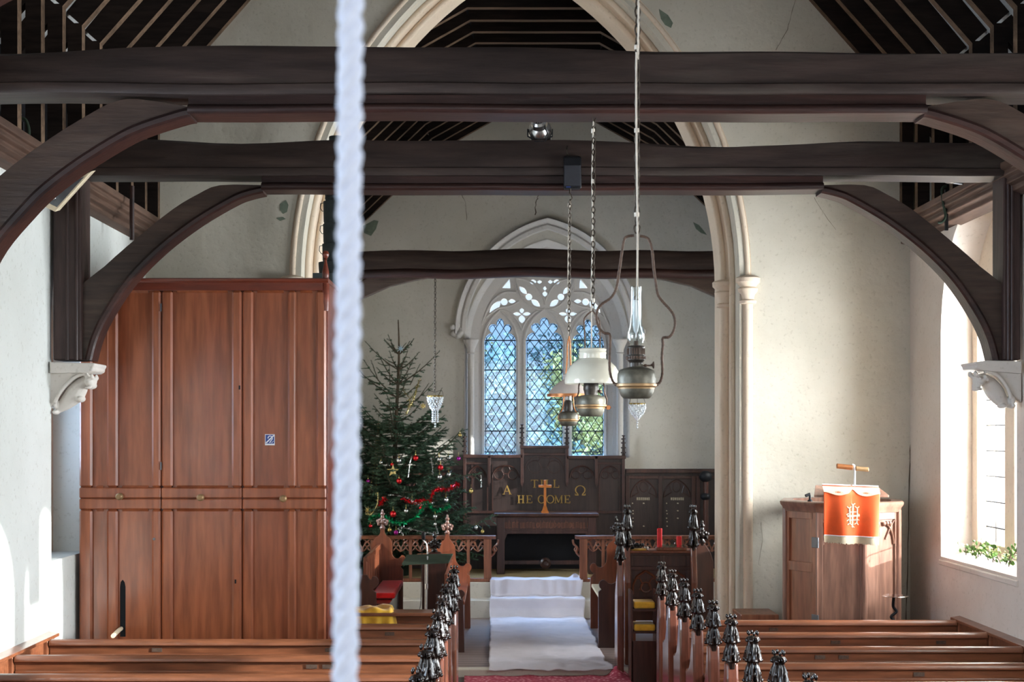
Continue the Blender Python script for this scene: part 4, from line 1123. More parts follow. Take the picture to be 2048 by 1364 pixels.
# right stalls
t = thing('choir_stall', (1.45, 17.6, ST), 'right choir stall with orange-brown curved end and seat coloured white as if lit', 'choir stall', 'choir stalls')
h = [(1181, 1257), (1181, 1156)]+curve2([(1184, 1152), (1188, 1147), (1183, 1143), (1180, 1135), (1185, 1127), (1191, 1128), (1196, 1134), (1205, 1134), (1212, 1126), (1214, 1115), (1214, 1095), (1219, 1086), (1226, 1080), (1229, 1072)])+[(1237, 1072), (1250, 1090), (1250, 1257)]
e = sprism(h, EY, .055, M['stall'], 'stall_end', t)
place('finial', FLD, e, P(1232.5, 1072, EY)+V((0, .028, 0)), 0, 1.0)
Yr = 16.9
h = [(1197, 1297), (1197, 1184)]+curve2([(1203, 1179), (1199, 1174), (1199, 1165), (1206, 1160), (1213, 1163), (1217, 1167), (1225, 1168), (1232, 1164)])+[(1240, 1160), (1240, 1297)]
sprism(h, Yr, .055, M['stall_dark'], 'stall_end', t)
MB().box(PX(1183, EY), PX(1240, EY), Yr+.03, EY+.02, .63, .67).build('seat', M['ecru'], t, smooth=False, bevel=.006)  # pale colour stands for white light falling on the seat
MB().box(PX(1240, EY), PX(1246, EY), Yr+.03, EY+.02, ST, 1.15).build('backrest', M['stall'], t, smooth=False)
# clergy desk facing the nave
Yc = 15.75
t = thing('clergy_desk', (PX(1320, Yc), Yc, ST), 'dark oak clergy desk with traceried front and carved heads, right of the aisle', 'desk')
zb0 = ST
def V3(x, y, dy=0): p = P(x, y, Yc); p.y += dy; return p
MB().box(PX(1258, Yc), PX(1384, Yc), Yc+.1, Yc+.13, .55, PZ(1106, Yc)).build('front_panel', M['stall_dark'], t, smooth=False)
m = MB()
for a, b in ((1258, 1266), (1320, 1330), (1374, 1384)): m.box(PX(a, Yc), PX(b, Yc), Yc+.075, Yc+.1, .55, PZ(1106, Yc))
for a, b in ((1106, 1112), (1134, 1142), (1196, 1204)): m.box(PX(1258, Yc), PX(1384, Yc), Yc+.07, Yc+.1, PZ(b, Yc), PZ(a, Yc))
m.build('panel_frame', M['stall_dark'], t, smooth=False, bevel=.006)
m = MB()
for cx in (1293, 1352):
    for s in (-1, 1):
        m.tube([V3(cx+s*26, 1190, .09), V3(cx+s*25, 1172, .09), V3(cx+s*18, 1155, .09), V3(cx, 1143, .09)], .014, 6)
        m.tube([V3(cx+s*24, 1160, .09), V3(cx+s*12, 1158, .09), V3(cx+s*6, 1170, .09), V3(cx+s*12, 1182, .09)], .01, 6)
    m.tube([V3(cx+10*math.cos(a*PI/6), 1176+10*math.sin(a*PI/6), .09) for a in range(12)], .01, 6, closed=True)
m.build('tracery', M['stall'], t)
MB().box(PX(1254, Yc), PX(1388, Yc), Yc-.02, Yc+.32, PZ(1106, Yc), PZ(1101, Yc)).build('desk_top', M['stall'], t, smooth=False, bevel=.006)
for x in (1254, 1386):
    m = MB()
    pr = [(-.12, ST), (-.12, 1.0), (-.06, 1.3), (-.045, PZ(1098, Yc)+.02), (.045, PZ(1098, Yc)+.02), (.07, 1.3), (.3, 1.15), (.34, ST)]
    xc_ = PX(x, Yc); e = MB().prism([V((xc_-.035, Yc+a, b)) for a, b in pr], (.07, 0, 0)).build('desk_end', M['pew_end'], t, smooth=False, bevel=.015)
    place('poppyhead', POP, e, (xc_, Yc, PZ(1098, Yc)+.02), 0, (1, 1, 1.45))
xc_ = PX(1240, 15.3)
m = MB().prism([V((xc_-.035, 15.3+a, b)) for a, b in [(-.08, 0), (-.08, .9), (-.045, 1.2), (-.04, 1.28), (.04, 1.28), (.06, 1.1), (.25, .9), (.3, 0)]], (.07, 0, 0))
e = m.build('front_desk_end', M['pew_end'], t, smooth=False, bevel=.015)
place('poppyhead', POP, e, (xc_, 15.3, 1.28), 0, (1, 1, 1.25))
# things on the desk
zt0 = PZ(1101, Yc)
b = thing('candle_tray', (PX(1342, Yc), Yc+.05, zt0), 'wooden tray holding two red candles and dark greenery on the clergy desk', 'tray')
MB().box(PX(1312, Yc), PX(1373, Yc), Yc-.03, Yc+.12, zt0, zt0+.035).build('board', M['rail'], b, smooth=False, bevel=.012)
m = MB(); r = random.Random(9)
for i in range(140):
    c = V((PX(r.uniform(1318, 1370), Yc), Yc+r.uniform(-.01, .1), zt0+.04+r.uniform(0, .025))); d = V((r.uniform(-1, 1), r.uniform(-1, 1), r.uniform(-.2, .8))).normalized()*.02; s2 = d.cross(V((0, 0, 1))).normalized()*.006
    m.add([c-d, c+s2, c+d, c-s2], [(0, 1, 2), (0, 2, 3)])
m.build('greenery', M['needle'], b, smooth=False)
for x, yt, rr, lb in ((1320, 1057, .030, 'taller burnt red pillar candle on the tray of the clergy desk'), (1359, 1073, .030, 'shorter red pillar candle on the tray, right of the tall one')):
    c = V((PX(x, Yc), Yc+.04, zt0+.035)); h_ = PZ(yt, Yc)-zt0-.035
    k = thing('candle', c, lb, 'candle', 'red candles on the clergy desk')
    MB().lathe([(rr, 0), (rr*.97, h_*.5), (rr, h_*.97), (rr*.8, h_), (rr*.4, h_-.01), (0.002, h_-.012)], c, 18).build('wax', M['candle'], k)
    MB().tube([c+V((0, 0, h_-.012)), c+V((.002, 0, h_+.012))], .002, 5).build('wick', M['black'], k)
c = V((PX(1278, Yc), Yc+.05, zt0))
b = thing('table_decoration', c, 'small decoration with yellow base and silver tip at the left of the clergy desk', 'decoration')
MB().lathe([(.09, 0), (.1, .01), (.06, .02), (.0, .022)], c, 18, sx=1, sy=.6).build('base', M['yellow'], b)
m = MB()
for i in range(18): m.ell(c+V((r.uniform(-.13, .05), r.uniform(-.03, .04), r.uniform(.02, .07))), r.uniform(.012, .028), 8, 6)
m.build('berries', M['black'], b)
m = MB()
for i in range(6): m.ell(c+V((r.uniform(.06, .11), r.uniform(-.03, .03), r.uniform(.01, .035))), r.uniform(.01, .016), 8, 6)
m.build('foil_tips', M['tin_s'], b)
# kneelers on a low shelf
sY = 14.95
t = thing('kneeler_shelf', (PX(1288, sY), sY+.1, 0), 'low two-tier shelf beside the first right-hand pew holding yellow kneelers', 'shelf')
MB().box(PX(1262, sY), PX(1266, sY), sY, sY+.3, 0, .98).build('side', M['stall_dark'], t, smooth=False)
MB().box(PX(1312, sY), PX(1316, sY), sY, sY+.3, 0, .98).build('side', M['stall_dark'], t, smooth=False)
for y in (1218, 1263): MB().box(PX(1264, sY), PX(1314, sY), sY, sY+.3, PZ(y+4, sY), PZ(y, sY)).build('shelf_board', M['stall_dark'], t, smooth=False)
MB().box(PX(1264, sY), PX(1314, sY), sY, sY+.02, 0, .45).build('front_board', M['stall_dark'], t, smooth=False)
for y, lb in ((1218, 'upper yellow kneeler on the low shelf'), (1263, 'lower yellow kneeler on the low shelf')):
    o = MB().box(PX(1268, sY), PX(1311, sY), sY+.01, sY+.28, PZ(y, sY)+.001, PZ(y-14, sY)).build('kneeler', M['yellow'], None, bevel=.02, seg=3)
    tag(o, lb, 'kneeler', 'yellow kneelers')
# dark stall end by the chancel arch
Yq = 16.6
t = thing('choir_stall', (PX(1407, Yq), Yq, ST), 'very dark stall end with black carved finial beside the right arch pier', 'choir stall', 'choir stalls')
h = [(1388, 1300), (1388, 1120)]+curve2([(1390, 1108), (1396, 1092), (1402, 1086)])+curve2([(1408, 1086), (1414, 1094), (1421, 1106), (1427, 1125)])+[(1428, 1300)]
e = sprism(h, Yq, .05, M['stall_dark'], 'stall_end', t)
place('finial', FLD, e, P(1405, 1088, Yq)+V((0, .025, 0)), 0, 1.05)
MB().box(PX(1390, Yq), PX(1396, Yq), Yq+.04, 18.4, ST, .9).build('backrest', M['stall_dark'], t, smooth=False)
# ================================================================ ALTAR RAILS
RY = 20.05
SZf = .553
def altar_rail(xa, xb, label, endx):
    t = thing('altar_rail', ((xa+xb)/2, RY, .55), label, 'rail')
    zt1 = PZ(1071, RY)
    MB().prism([V((xa, RY+a, zt1+b)) for a, b in [(-.07, -.012), (-.085, 0), (.085, 0), (.07, -.012), (.05, -.05), (-.05, -.05)]], (xb-xa, 0, 0)).build('top_rail', M['rail'], t, smooth=False, bevel=.005)
    MB().box(xa+.08, xb-.08, RY-.045, RY+.045, .55, .60).build('bottom_rail', M['rail'], t, smooth=False, bevel=.006)
    MB().box(xa+.1, xb-.1, RY-.02, RY+.02, .60, .76).build('plinth_board', M['rail'], t, smooth=False) if False else None
    n = max(2, round((xb-xa)/.30)); 
    xs = [xa+.12+(xb-xa-.24)*i/n for i in range(n+1)]
    for i, x in enumerate(xs):
        big = (i == (n if endx > 0 else 0))
        w = .055 if big else .022
        MB().box(x-w, x+w, RY-w*.8, RY+w*.8, .60, zt1-.05).build('baluster', M['rail'], t, smooth=False, bevel=.006)
        if big:
            s = 1 if endx > 0 else -1
            m = MB()
            pts = [V((x+s*.05, RY, zt1-.30)), V((x+s*.10, RY, zt1-.24)), V((x+s*.09, RY, zt1-.17)), V((x+s*.14, RY, zt1-.12)), V((x+s*.15, RY, zt1-.06))]
            m.tube(catmull(pts, 4), .016, 6); m.tube([V((x+s*.1+.03*math.cos(a*PI/5), RY, zt1-.2+.03*math.sin(a*PI/5))) for a in range(10)], .009, 6, closed=True)
            m.build('scroll_bracket', M['rail'], t)
    m = MB()
    for i in range(n):
        x0, x1 = xs[i], xs[i+1]; w = (x1-x0)/2
        for j in range(2):
            c = x0+w*(j+.5); z = zt1-.13
            m.tube([V((c+.036*math.cos(a*PI/5), RY, z+.01+.036*math.sin(a*PI/5))) for a in range(10)], .012, 6, closed=True)
            for s in (-1, 1):
                m.tube([V((c+s*w/2, RY, z-.1)), V((c+s*w*.42, RY, z-.04)), V((c+s*w*.1, RY, z+.03)), V((c-s*w*.35, RY, zt1-.05))], .012, 6)
                m.tube([V((c+s*w/2, RY, z-.1)), V((c+s*w*.2, RY, z-.075)), V((c, RY, z-.04))], .01, 6)
    m.build('tracery', M['rail'], t)
    return t
altar_rail(PX(650, RY), PX(992, RY), 'oak altar rail with pierced tracery in front of the Christmas tree, left of the steps', 1)
altar_rail(PX(1150, RY), PX(1500, RY), 'oak altar rail with pierced tracery on the right of the steps', -1)
# ================================================================ ALTAR
AY = 21.05
t = thing('altar', (PX(1092, AY), AY+.3, SZf), 'dark oak altar table with carved lettered frieze below the east window', 'altar')
zt2 = PZ(1027, AY)
a0, a1 = PX(988, AY), PX(1198, AY)
MB().prism([V((a0, AY+a, zt2+b)) for a, b in [(0, 0), (-.01, -.03), (.02, -.06), (.6, -.06), (.6, 0)]], (a1-a0, 0, 0)).build('table_top', M['altar'], t, smooth=False, bevel=.006)
MB().box(a0+.06, a1-.06, AY+.05, AY+.55, PZ(1062, AY), zt2-.06).build('frieze', M['altar'], t, smooth=False)
for x in (a0+.04, a1-.16):
    for dy in (.02, .46):
        MB().box(x, x+.12, AY+dy, AY+dy+.1, SZf, zt2-.06).build('leg', M['altar'], t, smooth=False, bevel=.01)
m = MB()
for s in (-1, 1):
    cx = (a0+a1)/2
    xq = cx+s*(a1-a0-.3)/2
    m.prism([V((xq, AY+.03, PZ(1062, AY))), V((xq-s*.14, AY+.03, PZ(1062, AY))), V((xq-s*.05, AY+.03, PZ(1068, AY))), V((xq, AY+.03, PZ(1084, AY)))], (0, .04, 0))
m.box(a0+.1, a1-.1, AY+.04, AY+.1, PZ(1068, AY), PZ(1062, AY)); m.build('arch_brace', M['altar'], t, smooth=False, bevel=.004)
m = MB().box(a0+.1, a1-.1, AY+.25, AY+.31, PZ(1132, AY), PZ(1124, AY)); cc = P(1092, 1129, AY)+V((0, .22, 0))
m.loft([[cc+V((q*math.cos(2*PI*k/16), d, q*math.sin(2*PI*k/16))) for k in range(16)] for q, d in ((.085, .05), (.085, 0), (.05, -.02), (.03, 0))])
m.build('stretcher', M['altar'], t, smooth=False, bevel=.004)
MB().box(a0+.1, a1-.1, AY+.5, AY+.52, SZf+.05, PZ(1062, AY)).build('back_cloth', M['black'], t, smooth=False)
# carved black-letter frieze (strokes)
m = MB(); r = random.Random(12); x = 1004
while x < 1178:
    kind = r.randrange(5); w = r.choice((5, 6, 7)); Yf = AY+.045
    def q(a, b): return P(x+a, b, Yf)
    for k in range(2 if kind < 3 else 3): m.obox(q(k*2.6, 1045), q(k*2.6, 1056), .008)
    if kind in (1, 3): m.obox(q(0, 1045), q(w*.7, 1044), .007)
    if kind in (2, 4): m.obox(q(0, 1056.5), q(w*.8, 1055.5), .007)
    if kind == 0: m.tube([q(2+3.2*math.cos(i*PI/4), 1050+4.5*math.sin(i*PI/4)) for i in range(8)], .004, 5, closed=True)
    if r.random() < .3: m.obox(q(1, 1041), q(1, 1045), .007)
    x += w+1.2
m.build('carved_lettering', M['rail'], t, smooth=False)
# cross
cc = P(1090, 1027, AY+.15); cc.z = zt2
t = thing('altar_cross', cc, 'orange-brown wooden cross standing on the altar', 'cross')
k = (AY+.15)/F
MB().loft([[cc+V((sx*w*k, sy*w*k*.8, h*k)) for sx, sy in ((-1, -1), (1, -1), (1, 1), (-1, 1))] for w, h in ((7.5, 0), (7, 3), (5.5, 5), (4, 10), (2.4, 15), (2.4, 15.1))]).build('base', M['cross'], t, smooth=False)
m = MB(); m.box(cc.x-2.4*k, cc.x+2.4*k, cc.y-.015, cc.y+.015, zt2+15*k, zt2+66*k); m.build('upright', M['cross'], t, smooth=False, bevel=.003)
m = MB(); m.box(cc.x-13*k, cc.x+13*k, cc.y-.014, cc.y+.014, zt2+51*k, zt2+56*k); m.build('arm', M['cross'], t, smooth=False, bevel=.003)
m = MB(); m.tube([cc+V((3.2*k*math.cos(a*PI/6), -.018, 53.5*k+3.2*k*math.sin(a*PI/6))) for a in range(12)], .006, 6, closed=True); m.build('ring', M['cross'], t)
# ================================================================ REREDOS AND PANELLING
QY = 21.86
t = thing('reredos', (PX(1090, QY), QY+.12, SZf), 'dark oak reredos behind the altar with gold lettering and pinnacles', 'reredos')
def R(xa, xb, ya, yb, d0, d1, mb): mb.box(PX(xa, QY), PX(xb, QY), QY+d0, QY+d1, PZ(yb, QY), PZ(ya, QY)); return mb
R(930, 1250, 914, 1160, .06, .2, MB()).build('back_panel', M['altar_dk'], t, smooth=False)
R(1044, 1134, 897, 1000, .04, .2, MB()).build('centre_panel', M['altar_dk'], t, smooth=False)
m = MB(); R(926, 1045, 909, 916, 0, .22, m); R(1133, 1252, 911, 918, 0, .22, m); R(1040, 1138, 891, 897, -.02, .2, m); R(1045, 1133, 906, 911, .01, .1, m)
m.build('cornice', M['altar'], t, smooth=False, bevel=.006)
m = MB()
for x in (929, 1247): R(x-3, x+3, 910, 1160, .01, .1, MB()).build('post', M['altar'], t, smooth=False, bevel=.004)
for x in (978, 1044, 1134, 1193): R(x-3, x+3, 912 if x in (978, 1193) else 893, 966, .0, .1, MB()).build('short_post', M['altar'], t, smooth=False, bevel=.004)
for x in (944, 975, 985, 1199, 1240): R(x-1.2, x+1.2, 928, 1025, .04, .07, MB()).build('bead', M['altar'], t, smooth=False)
m = MB()
for x in (978, 1044, 1134, 1193): m.prism([P(x-3, 966, QY), P(x+3, 966, QY), P(x, 974, QY)], (0, .08, 0))
m.build('pendant', M['altar'], t, smooth=False)
m = MB(); R(931, 1248, 1022, 1027, .02, .1, m); R(931, 976, 925, 929, .03, .07, m); R(1196, 1246, 925, 929, .03, .07, m); m.build('rail', M['altar'], t, smooth=False, bevel=.004)
m = MB()
def q3(x, y): p = P(x, y, QY); p.y = QY+.045; return p
for xa, xb, yt in ((934, 974, 930), (982, 1041, 930), (1048, 1130, 914), (1138, 1190, 930), (1198, 1244, 930)):
    cx = (xa+xb)/2; w = (xb-xa)/2-2
    m.tube([q3(*p) for p in gothic(cx, w, yt+26, yt+2)], .012, 6)
    for s in (-1, 1): m.tube([q3(cx+s*w*.5+w*.34*math.cos(a*PI/5), yt+20+w*.34*math.sin(a*PI/5)) for a in range(10)], .008, 6, closed=True)
    m.tube([q3(cx+w*.3*math.cos(a*PI/5), yt+10+w*.3*math.sin(a*PI/5)) for a in range(10)], .008, 6, closed=True)
m.build('tracery', M['altar'], t)
for x, yt, yb in ((929, 866, 912), (1044, 848, 895), (1134, 850, 895), (1247.5, 870, 914)):
    c = P(x, yb, QY)+V((0, .05, 0)); H = (yb-yt)*QY/F; m = MB()
    m.loft([[c+V((sx*w, sy*w, z*H)) for sx, sy in ((-1, -1), (1, -1), (1, 1), (-1, 1))] for w, z in ((.026, 0), (.024, .25), (.018, .6), (.01, .93), (.022, .95), (.03, .98), (.006, 1.0))])
    for z in (.2, .42, .64, .82):
        for sx, sy in ((-1, 0), (1, 0), (0, -1)): m.ell(c+V((sx*(.03-.01*z), sy*.03, z*H)), (.016, .016, .014), 8, 6)
    m.build('pinnacle', M['altar_dk'], t)
# lettering: TILL / HE COME with alpha and omega
LB = MB(); LYq = QY+.03
def lt(ch, x, y, h, w, sw=2.3, th=1.0):
    """one serif capital, x left, y base (frame pixels)"""
    def bar(ax, ay, bx, by, wd): LB.obox(P(x+ax*w, y-ay*h, LYq), P(x+bx*w, y-by*h, LYq), wd*QY/F, up=V((0, 1, 0)), h=.008)
    def ser(cx, cy, l=.28): bar(cx-l, cy, cx+l, cy, th)
    if ch == 'T': bar(.5, 0, .5, 1, sw); bar(0, .96, 1, .96, th*1.2); ser(.5, .03, .22); bar(.02, .8, .02, 1, th); bar(.98, .8, .98, 1, th)
    elif ch == 'I': bar(.5, 0, .5, 1, sw); ser(.5, .97, .42); ser(.5, .03, .42)
    elif ch == 'L': bar(.25, 0, .25, 1, sw); bar(.05, .04, 1, .04, th*1.2); bar(.98, 0, .98, .3, th); ser(.25, .97, .22)
    elif ch == 'H': bar(.2, 0, .2, 1, sw); bar(.8, 0, .8, 1, sw); bar(.2, .5, .8, .5, th*1.1); [ser(a, b, .2) for a in (.2, .8) for b in (.03, .97)]
    elif ch == 'E': bar(.25, 0, .25, 1, sw); bar(.05, .96, .95, .96, th*1.2); bar(.25, .5, .7, .5, th*1.1); bar(.05, .04, 1, .04, th*1.2); bar(.95, .75, .95, 1, th); bar(1, 0, 1, .25, th); bar(.7, .38, .7, .62, th)
    elif ch == 'M': bar(.12, 0, .12, 1, th*1.2); bar(.12, 1, .5, .1, sw*.9); bar(.5, .1, .88, 1, th); bar(.88, 0, .88, 1, sw); ser(.12, .03, .14); ser(.88, .03, .16); ser(.1, .97, .12); ser(.9, .97, .12)
    elif ch == 'A': bar(.08, 0, .5, 1, th); bar(.5, 1, .92, 0, sw); bar(.25, .36, .76, .36, th); ser(.08, .03, .16); ser(.92, .03, .18)
    elif ch in 'CO':
        n = 16; rng = range(n+1) if ch == 'O' else range(2, n-1)
        pts = [(.5+.46*math.cos(i*2*PI/n), .5+.49*math.sin(i*2*PI/n)) for i in rng]
        for i in range(len(pts)-1):
            mx_ = abs((pts[i][0]+pts[i+1][0])/2-.5)*2; bar(*pts[i], *pts[i+1], th+(sw-th)*mx_)
        if ch == 'C': bar(.86, .72, .86, .98, th); bar(.86, .02, .86, .26, th)
    elif ch == 'W':  # omega
        pts = [(.3, .12)]+[(.5+.45*math.cos(a), .55+.43*math.sin(a)) for a in [PI*1.2-PI*1.4*i/14 for i in range(15)]]+[(.7, .12)]
        for i in range(len(pts)-1): bar(*pts[i], *pts[i+1], th+(sw-th)*min(1, abs((pts[i][0]+pts[i+1][0])/2-.5)*2))
        bar(.02, .05, .34, .05, sw*.8); bar(.66, .05, .98, .05, sw*.8); bar(.02, .0, .02, .2, th); bar(.98, 0, .98, .2, th)
for ch, x, w in (('T', 1062, 14), ('I', 1080, 7), ('L', 1091, 12), ('L', 1106, 12)): lt(ch, x, 975.5, 16, w)
for ch, x, w in (('H', 1035, 14), ('E', 1052, 12), ('C', 1076, 14), ('O', 1093, 15), ('M', 1109, 16), ('E', 1128, 12)): lt(ch, x, 1006.5, 16, w)
LB.build('gold_lettering', M['gold'], t, smooth=False)
LB = MB(); lt('A', 1006, 989, 18, 16, 2.4, .9); lt('W', 1150, 991, 20, 21, 2.4, 1.0)
LB.build('gold_lettering', M['gold'], t, smooth=False)
# wall panelling either side
for xa, xb, yt, lb in ((700, 926, 932, 'dark oak wall panelling behind the Christmas tree'), (1253, 1470, 938, 'dark oak commandment panelling right of the reredos')):
    t = thing('wall_panelling', ((PX(xa, QY)+PX(xb, QY))/2, QY+.2, SZf), lb, 'panelling')
    R(xa, xb, yt+4, 1160, .12, .22, MB()).build('back_panel', M['altar_dk'], t, smooth=False)
    m = MB(); R(xa, xb, yt, yt+8, .06, .22, m); R(xa, xb, yt+14, yt+20, .09, .14, m); m.build('top_rail', M['altar'], t, smooth=False, bevel=.005)
    m = MB(); xs = [x for x in ((1256, 1322, 1389, 1398) if xa > 1000 else (705, 760, 815, 870, 921))]
    for x in xs: R(x-4, x+4, yt+14, 1160, .08, .14, m)
    m.build('stile', M['altar'], t, smooth=False, bevel=.005)
    m = MB()
    for i in range(len(xs)-1):
        if xs[i+1]-xs[i] < 30: continue
        cx = (xs[i]+xs[i+1])/2; w = (xs[i+1]-xs[i])/2-7
        def q4(x, y): p = P(x, y, QY); p.y = QY+.118; return p
        m.tube([q4(*p) for p in gothic(cx, w, yt+58, yt+22)], .012, 6)
        for s in (-1, 1): m.tube([q4(cx+s*w*.95, yt+56), q4(cx+s*w*.4, yt+48), q4(cx+s*w*.55, yt+34)], .009, 6); 
        m.tube([q4(cx+w*.3*math.cos(a*PI/5), yt+36+w*.4*math.sin(a*PI/5)) for a in range(10)], .008, 6, closed=True)
    m.build('tracery', M['altar'], t)
    if xa > 1000:
        m = MB(); r = random.Random(4)
        for cx in (1288.5, 1357):
            x = cx-13
            while x < cx+14:
                for k in range(2): m.obox(q4(x+k*1.6, 995.5)-V((0, .0, 0)), q4(x+k*1.6, 1001)-V((0, 0, 0)), .006)
                m.obox(q4(x, 996 if r.random() < .5 else 1000.5), q4(x+1.8, 996 if r.random() < .5 else 1000.5), .005); x += 3.9
            for yy in (1007, 1022, 1028, 1037, 1044, 1053):
                for xx in ((cx-23, cx-21), (cx-1, cx+2)) if r.random() < .6 else ((cx-22, cx-20),):
                    m.obox(q4(xx[0], yy), q4(xx[1], yy+.5), .014)
        m.build('painted_text', M['ecru'], t, smooth=False)
# brass hanging by the arch pier
t = thing('hanging_bracket', P(1412, 1000, 21.4), 'dark iron bracket post with two round bosses at the right end of the panelling', 'bracket')
m = MB(); c = P(1412, 1060, 21.4); m.tube([V((c.x, c.y, .553)), P(1412, 950, 21.4)], .04, 10); m.build('post', M['stall_dark'], t)
m = MB(); m.ell(P(1411, 953, 21.4), (.1, .1, .09)); m.ell(P(1411, 993, 21.4), (.08, .08, .06)); m.build('boss', M['black'], t)
# ================================================================ DUST SHEET AND CARPET
def sheet(u, v):
    # v: 0 = nave end, 1 = top of steps ; path in Y,Z with thickness over steps
    path = [(15.28, .07), (15.48, .095), (16.5, .095), (18.2, .095), (19.55, .10), (19.635, .2), (19.65, .345), (19.72, .352), (19.96, .352), (19.975, .45), (19.985, .57), (20.05, .575), (20.28, .575)]
    cum = [0]
    for i in range(1, len(path)): cum.append(cum[-1]+math.dist(path[i], path[i-1]))
    s = v*cum[-1]; i = max(j for j in range(len(cum)-1) if cum[j] <= s+1e-9); k = (s-cum[i])/(cum[i+1]-cum[i])
    Y = path[i][0]*(1-k)+path[i+1][0]*k; Z = path[i][1]*(1-k)+path[i+1][1]*k
    xl = -.068+.02*noise.noise(V((v*14, 0, 3))); xr = 1.25+.04*noise.noise(V((v*16, 2, 3)))+(.05 if v > .9 else 0)*0
    if v < .12: xr += .05*(1-v/.12)
    x = xl+(xr-xl)*u
    a = .018*noise.noise(V((x*6, Y*2.2, 0)))+.016*noise.noise(V((x*3+5, Y*7, 1)))+.022*abs(noise.noise(V((x*2.2, Y*4.5, 8))))
    if v < .1: a += .03*abs(noise.noise(V((x*5, v*30, 2))))
    if v > .88: Y -= abs(.07*noise.noise(V((x*6, v*5, 4)))); a += .006
    if v > .985: Z += .06*math.exp(-((u-.93)/.05)**2)
    return V((x, Y, Z+abs(a)+.004))
o = clothgrid(sheet, 60, 220, M['sheet'], 'dust_sheet', .004); tag(o, 'long white cotton sheet laid along the chancel aisle and up the steps', 'sheet')
def cpt(u, v):
    x = -.33+1.80*u; y = 12.2+(15.31-12.2)*v
    z = .012+.006*noise.noise(V((x*5, y*5, 0)))+(.10*math.exp(-((u-.93)/.045)**2)*math.exp(-((v-1)/.05)**2)) + .03*max(0, noise.noise(V((x*4, y*6, 3))))*(v > .9)
    if v > .93: x += .03*noise.noise(V((x*4, 1, 1)))
    return V((x, y, z))
o = clothgrid(cpt, 60, 60, M['carpet'], 'aisle_carpet', .012); tag(o, 'red and pink patterned carpet on the nave aisle floor at the foot of the sheet', 'carpet')
# ================================================================ MUSIC STAND, MICROPHONE STAND
MY = 14.0
base = V((PX(852, MY), MY, 0))
t = thing('music_stand', base, 'music stand with dark green desk and silver pole between the left pews and choir stalls', 'music stand')
MB().tube([base+V((0, 0, .12)), P(853, 1226, MY), P(853, 1225, MY), P(855, 1112, MY)], [.012, .012, .008, .008], 10).build('pole', M['steel'], t)
MB().tube([P(853.2, 1178, MY)+V((0, 0, 0)), P(853.4, 1168, MY)], .015, 10).build('clamp', M['steel'], t)
m = MB()
for a in range(3):
    an = a*2.09+.4; m.tube([base+V((0, 0, .3)), base+V((.2*math.cos(an), .2*math.sin(an), .12)), base+V((.3*math.cos(an), .3*math.sin(an), .008))], .008, 6)
m.build('tripod', M['steel'], t)
MB().prism([P(805, 1126, MY)+V((0, -.10, 0)), P(898, 1122.5, MY)+V((0, -.10, 0)), P(905, 1110, MY)+V((0, .16, .0)), P(812, 1112, MY)+V((0, .16, .0))], (0, .0, -.012)).build('desk', M['green_dk'], t, smooth=False)
MY2 = 15.6
base = V((PX(850, MY2), MY2, ST))
t = thing('microphone_stand', base, 'microphone on a bent chrome stand rising behind the music desk', 'microphone stand')
MB().tube([base, P(851, 1130, MY2), P(855, 1112, MY2), P(853, 1088, MY2), P(846, 1079, MY2)], .009, 8).build('pole', M['steel'], t)
MB().tube([P(846, 1080, MY2), P(847, 1078, MY2), P(847, 1066, MY2), P(847, 1064, MY2)], [.014, .022, .024, .018], 12).build('microphone', M['black'], t)
MB().lathe([(.14, 0), (.14, .01), (.02, .025), (.012, .04)], base, 20).build('foot', M['black'], t)
MB().tube(catmull([P(846, 1080, MY2), P(843, 1130, MY2), P(842, 1200, MY2), P(836, 1235, MY2), P(826, 1290, MY2), V((PX(826, MY2), MY2, ST+.005))], 4), .004, 5).build('cable', M['black'], t)
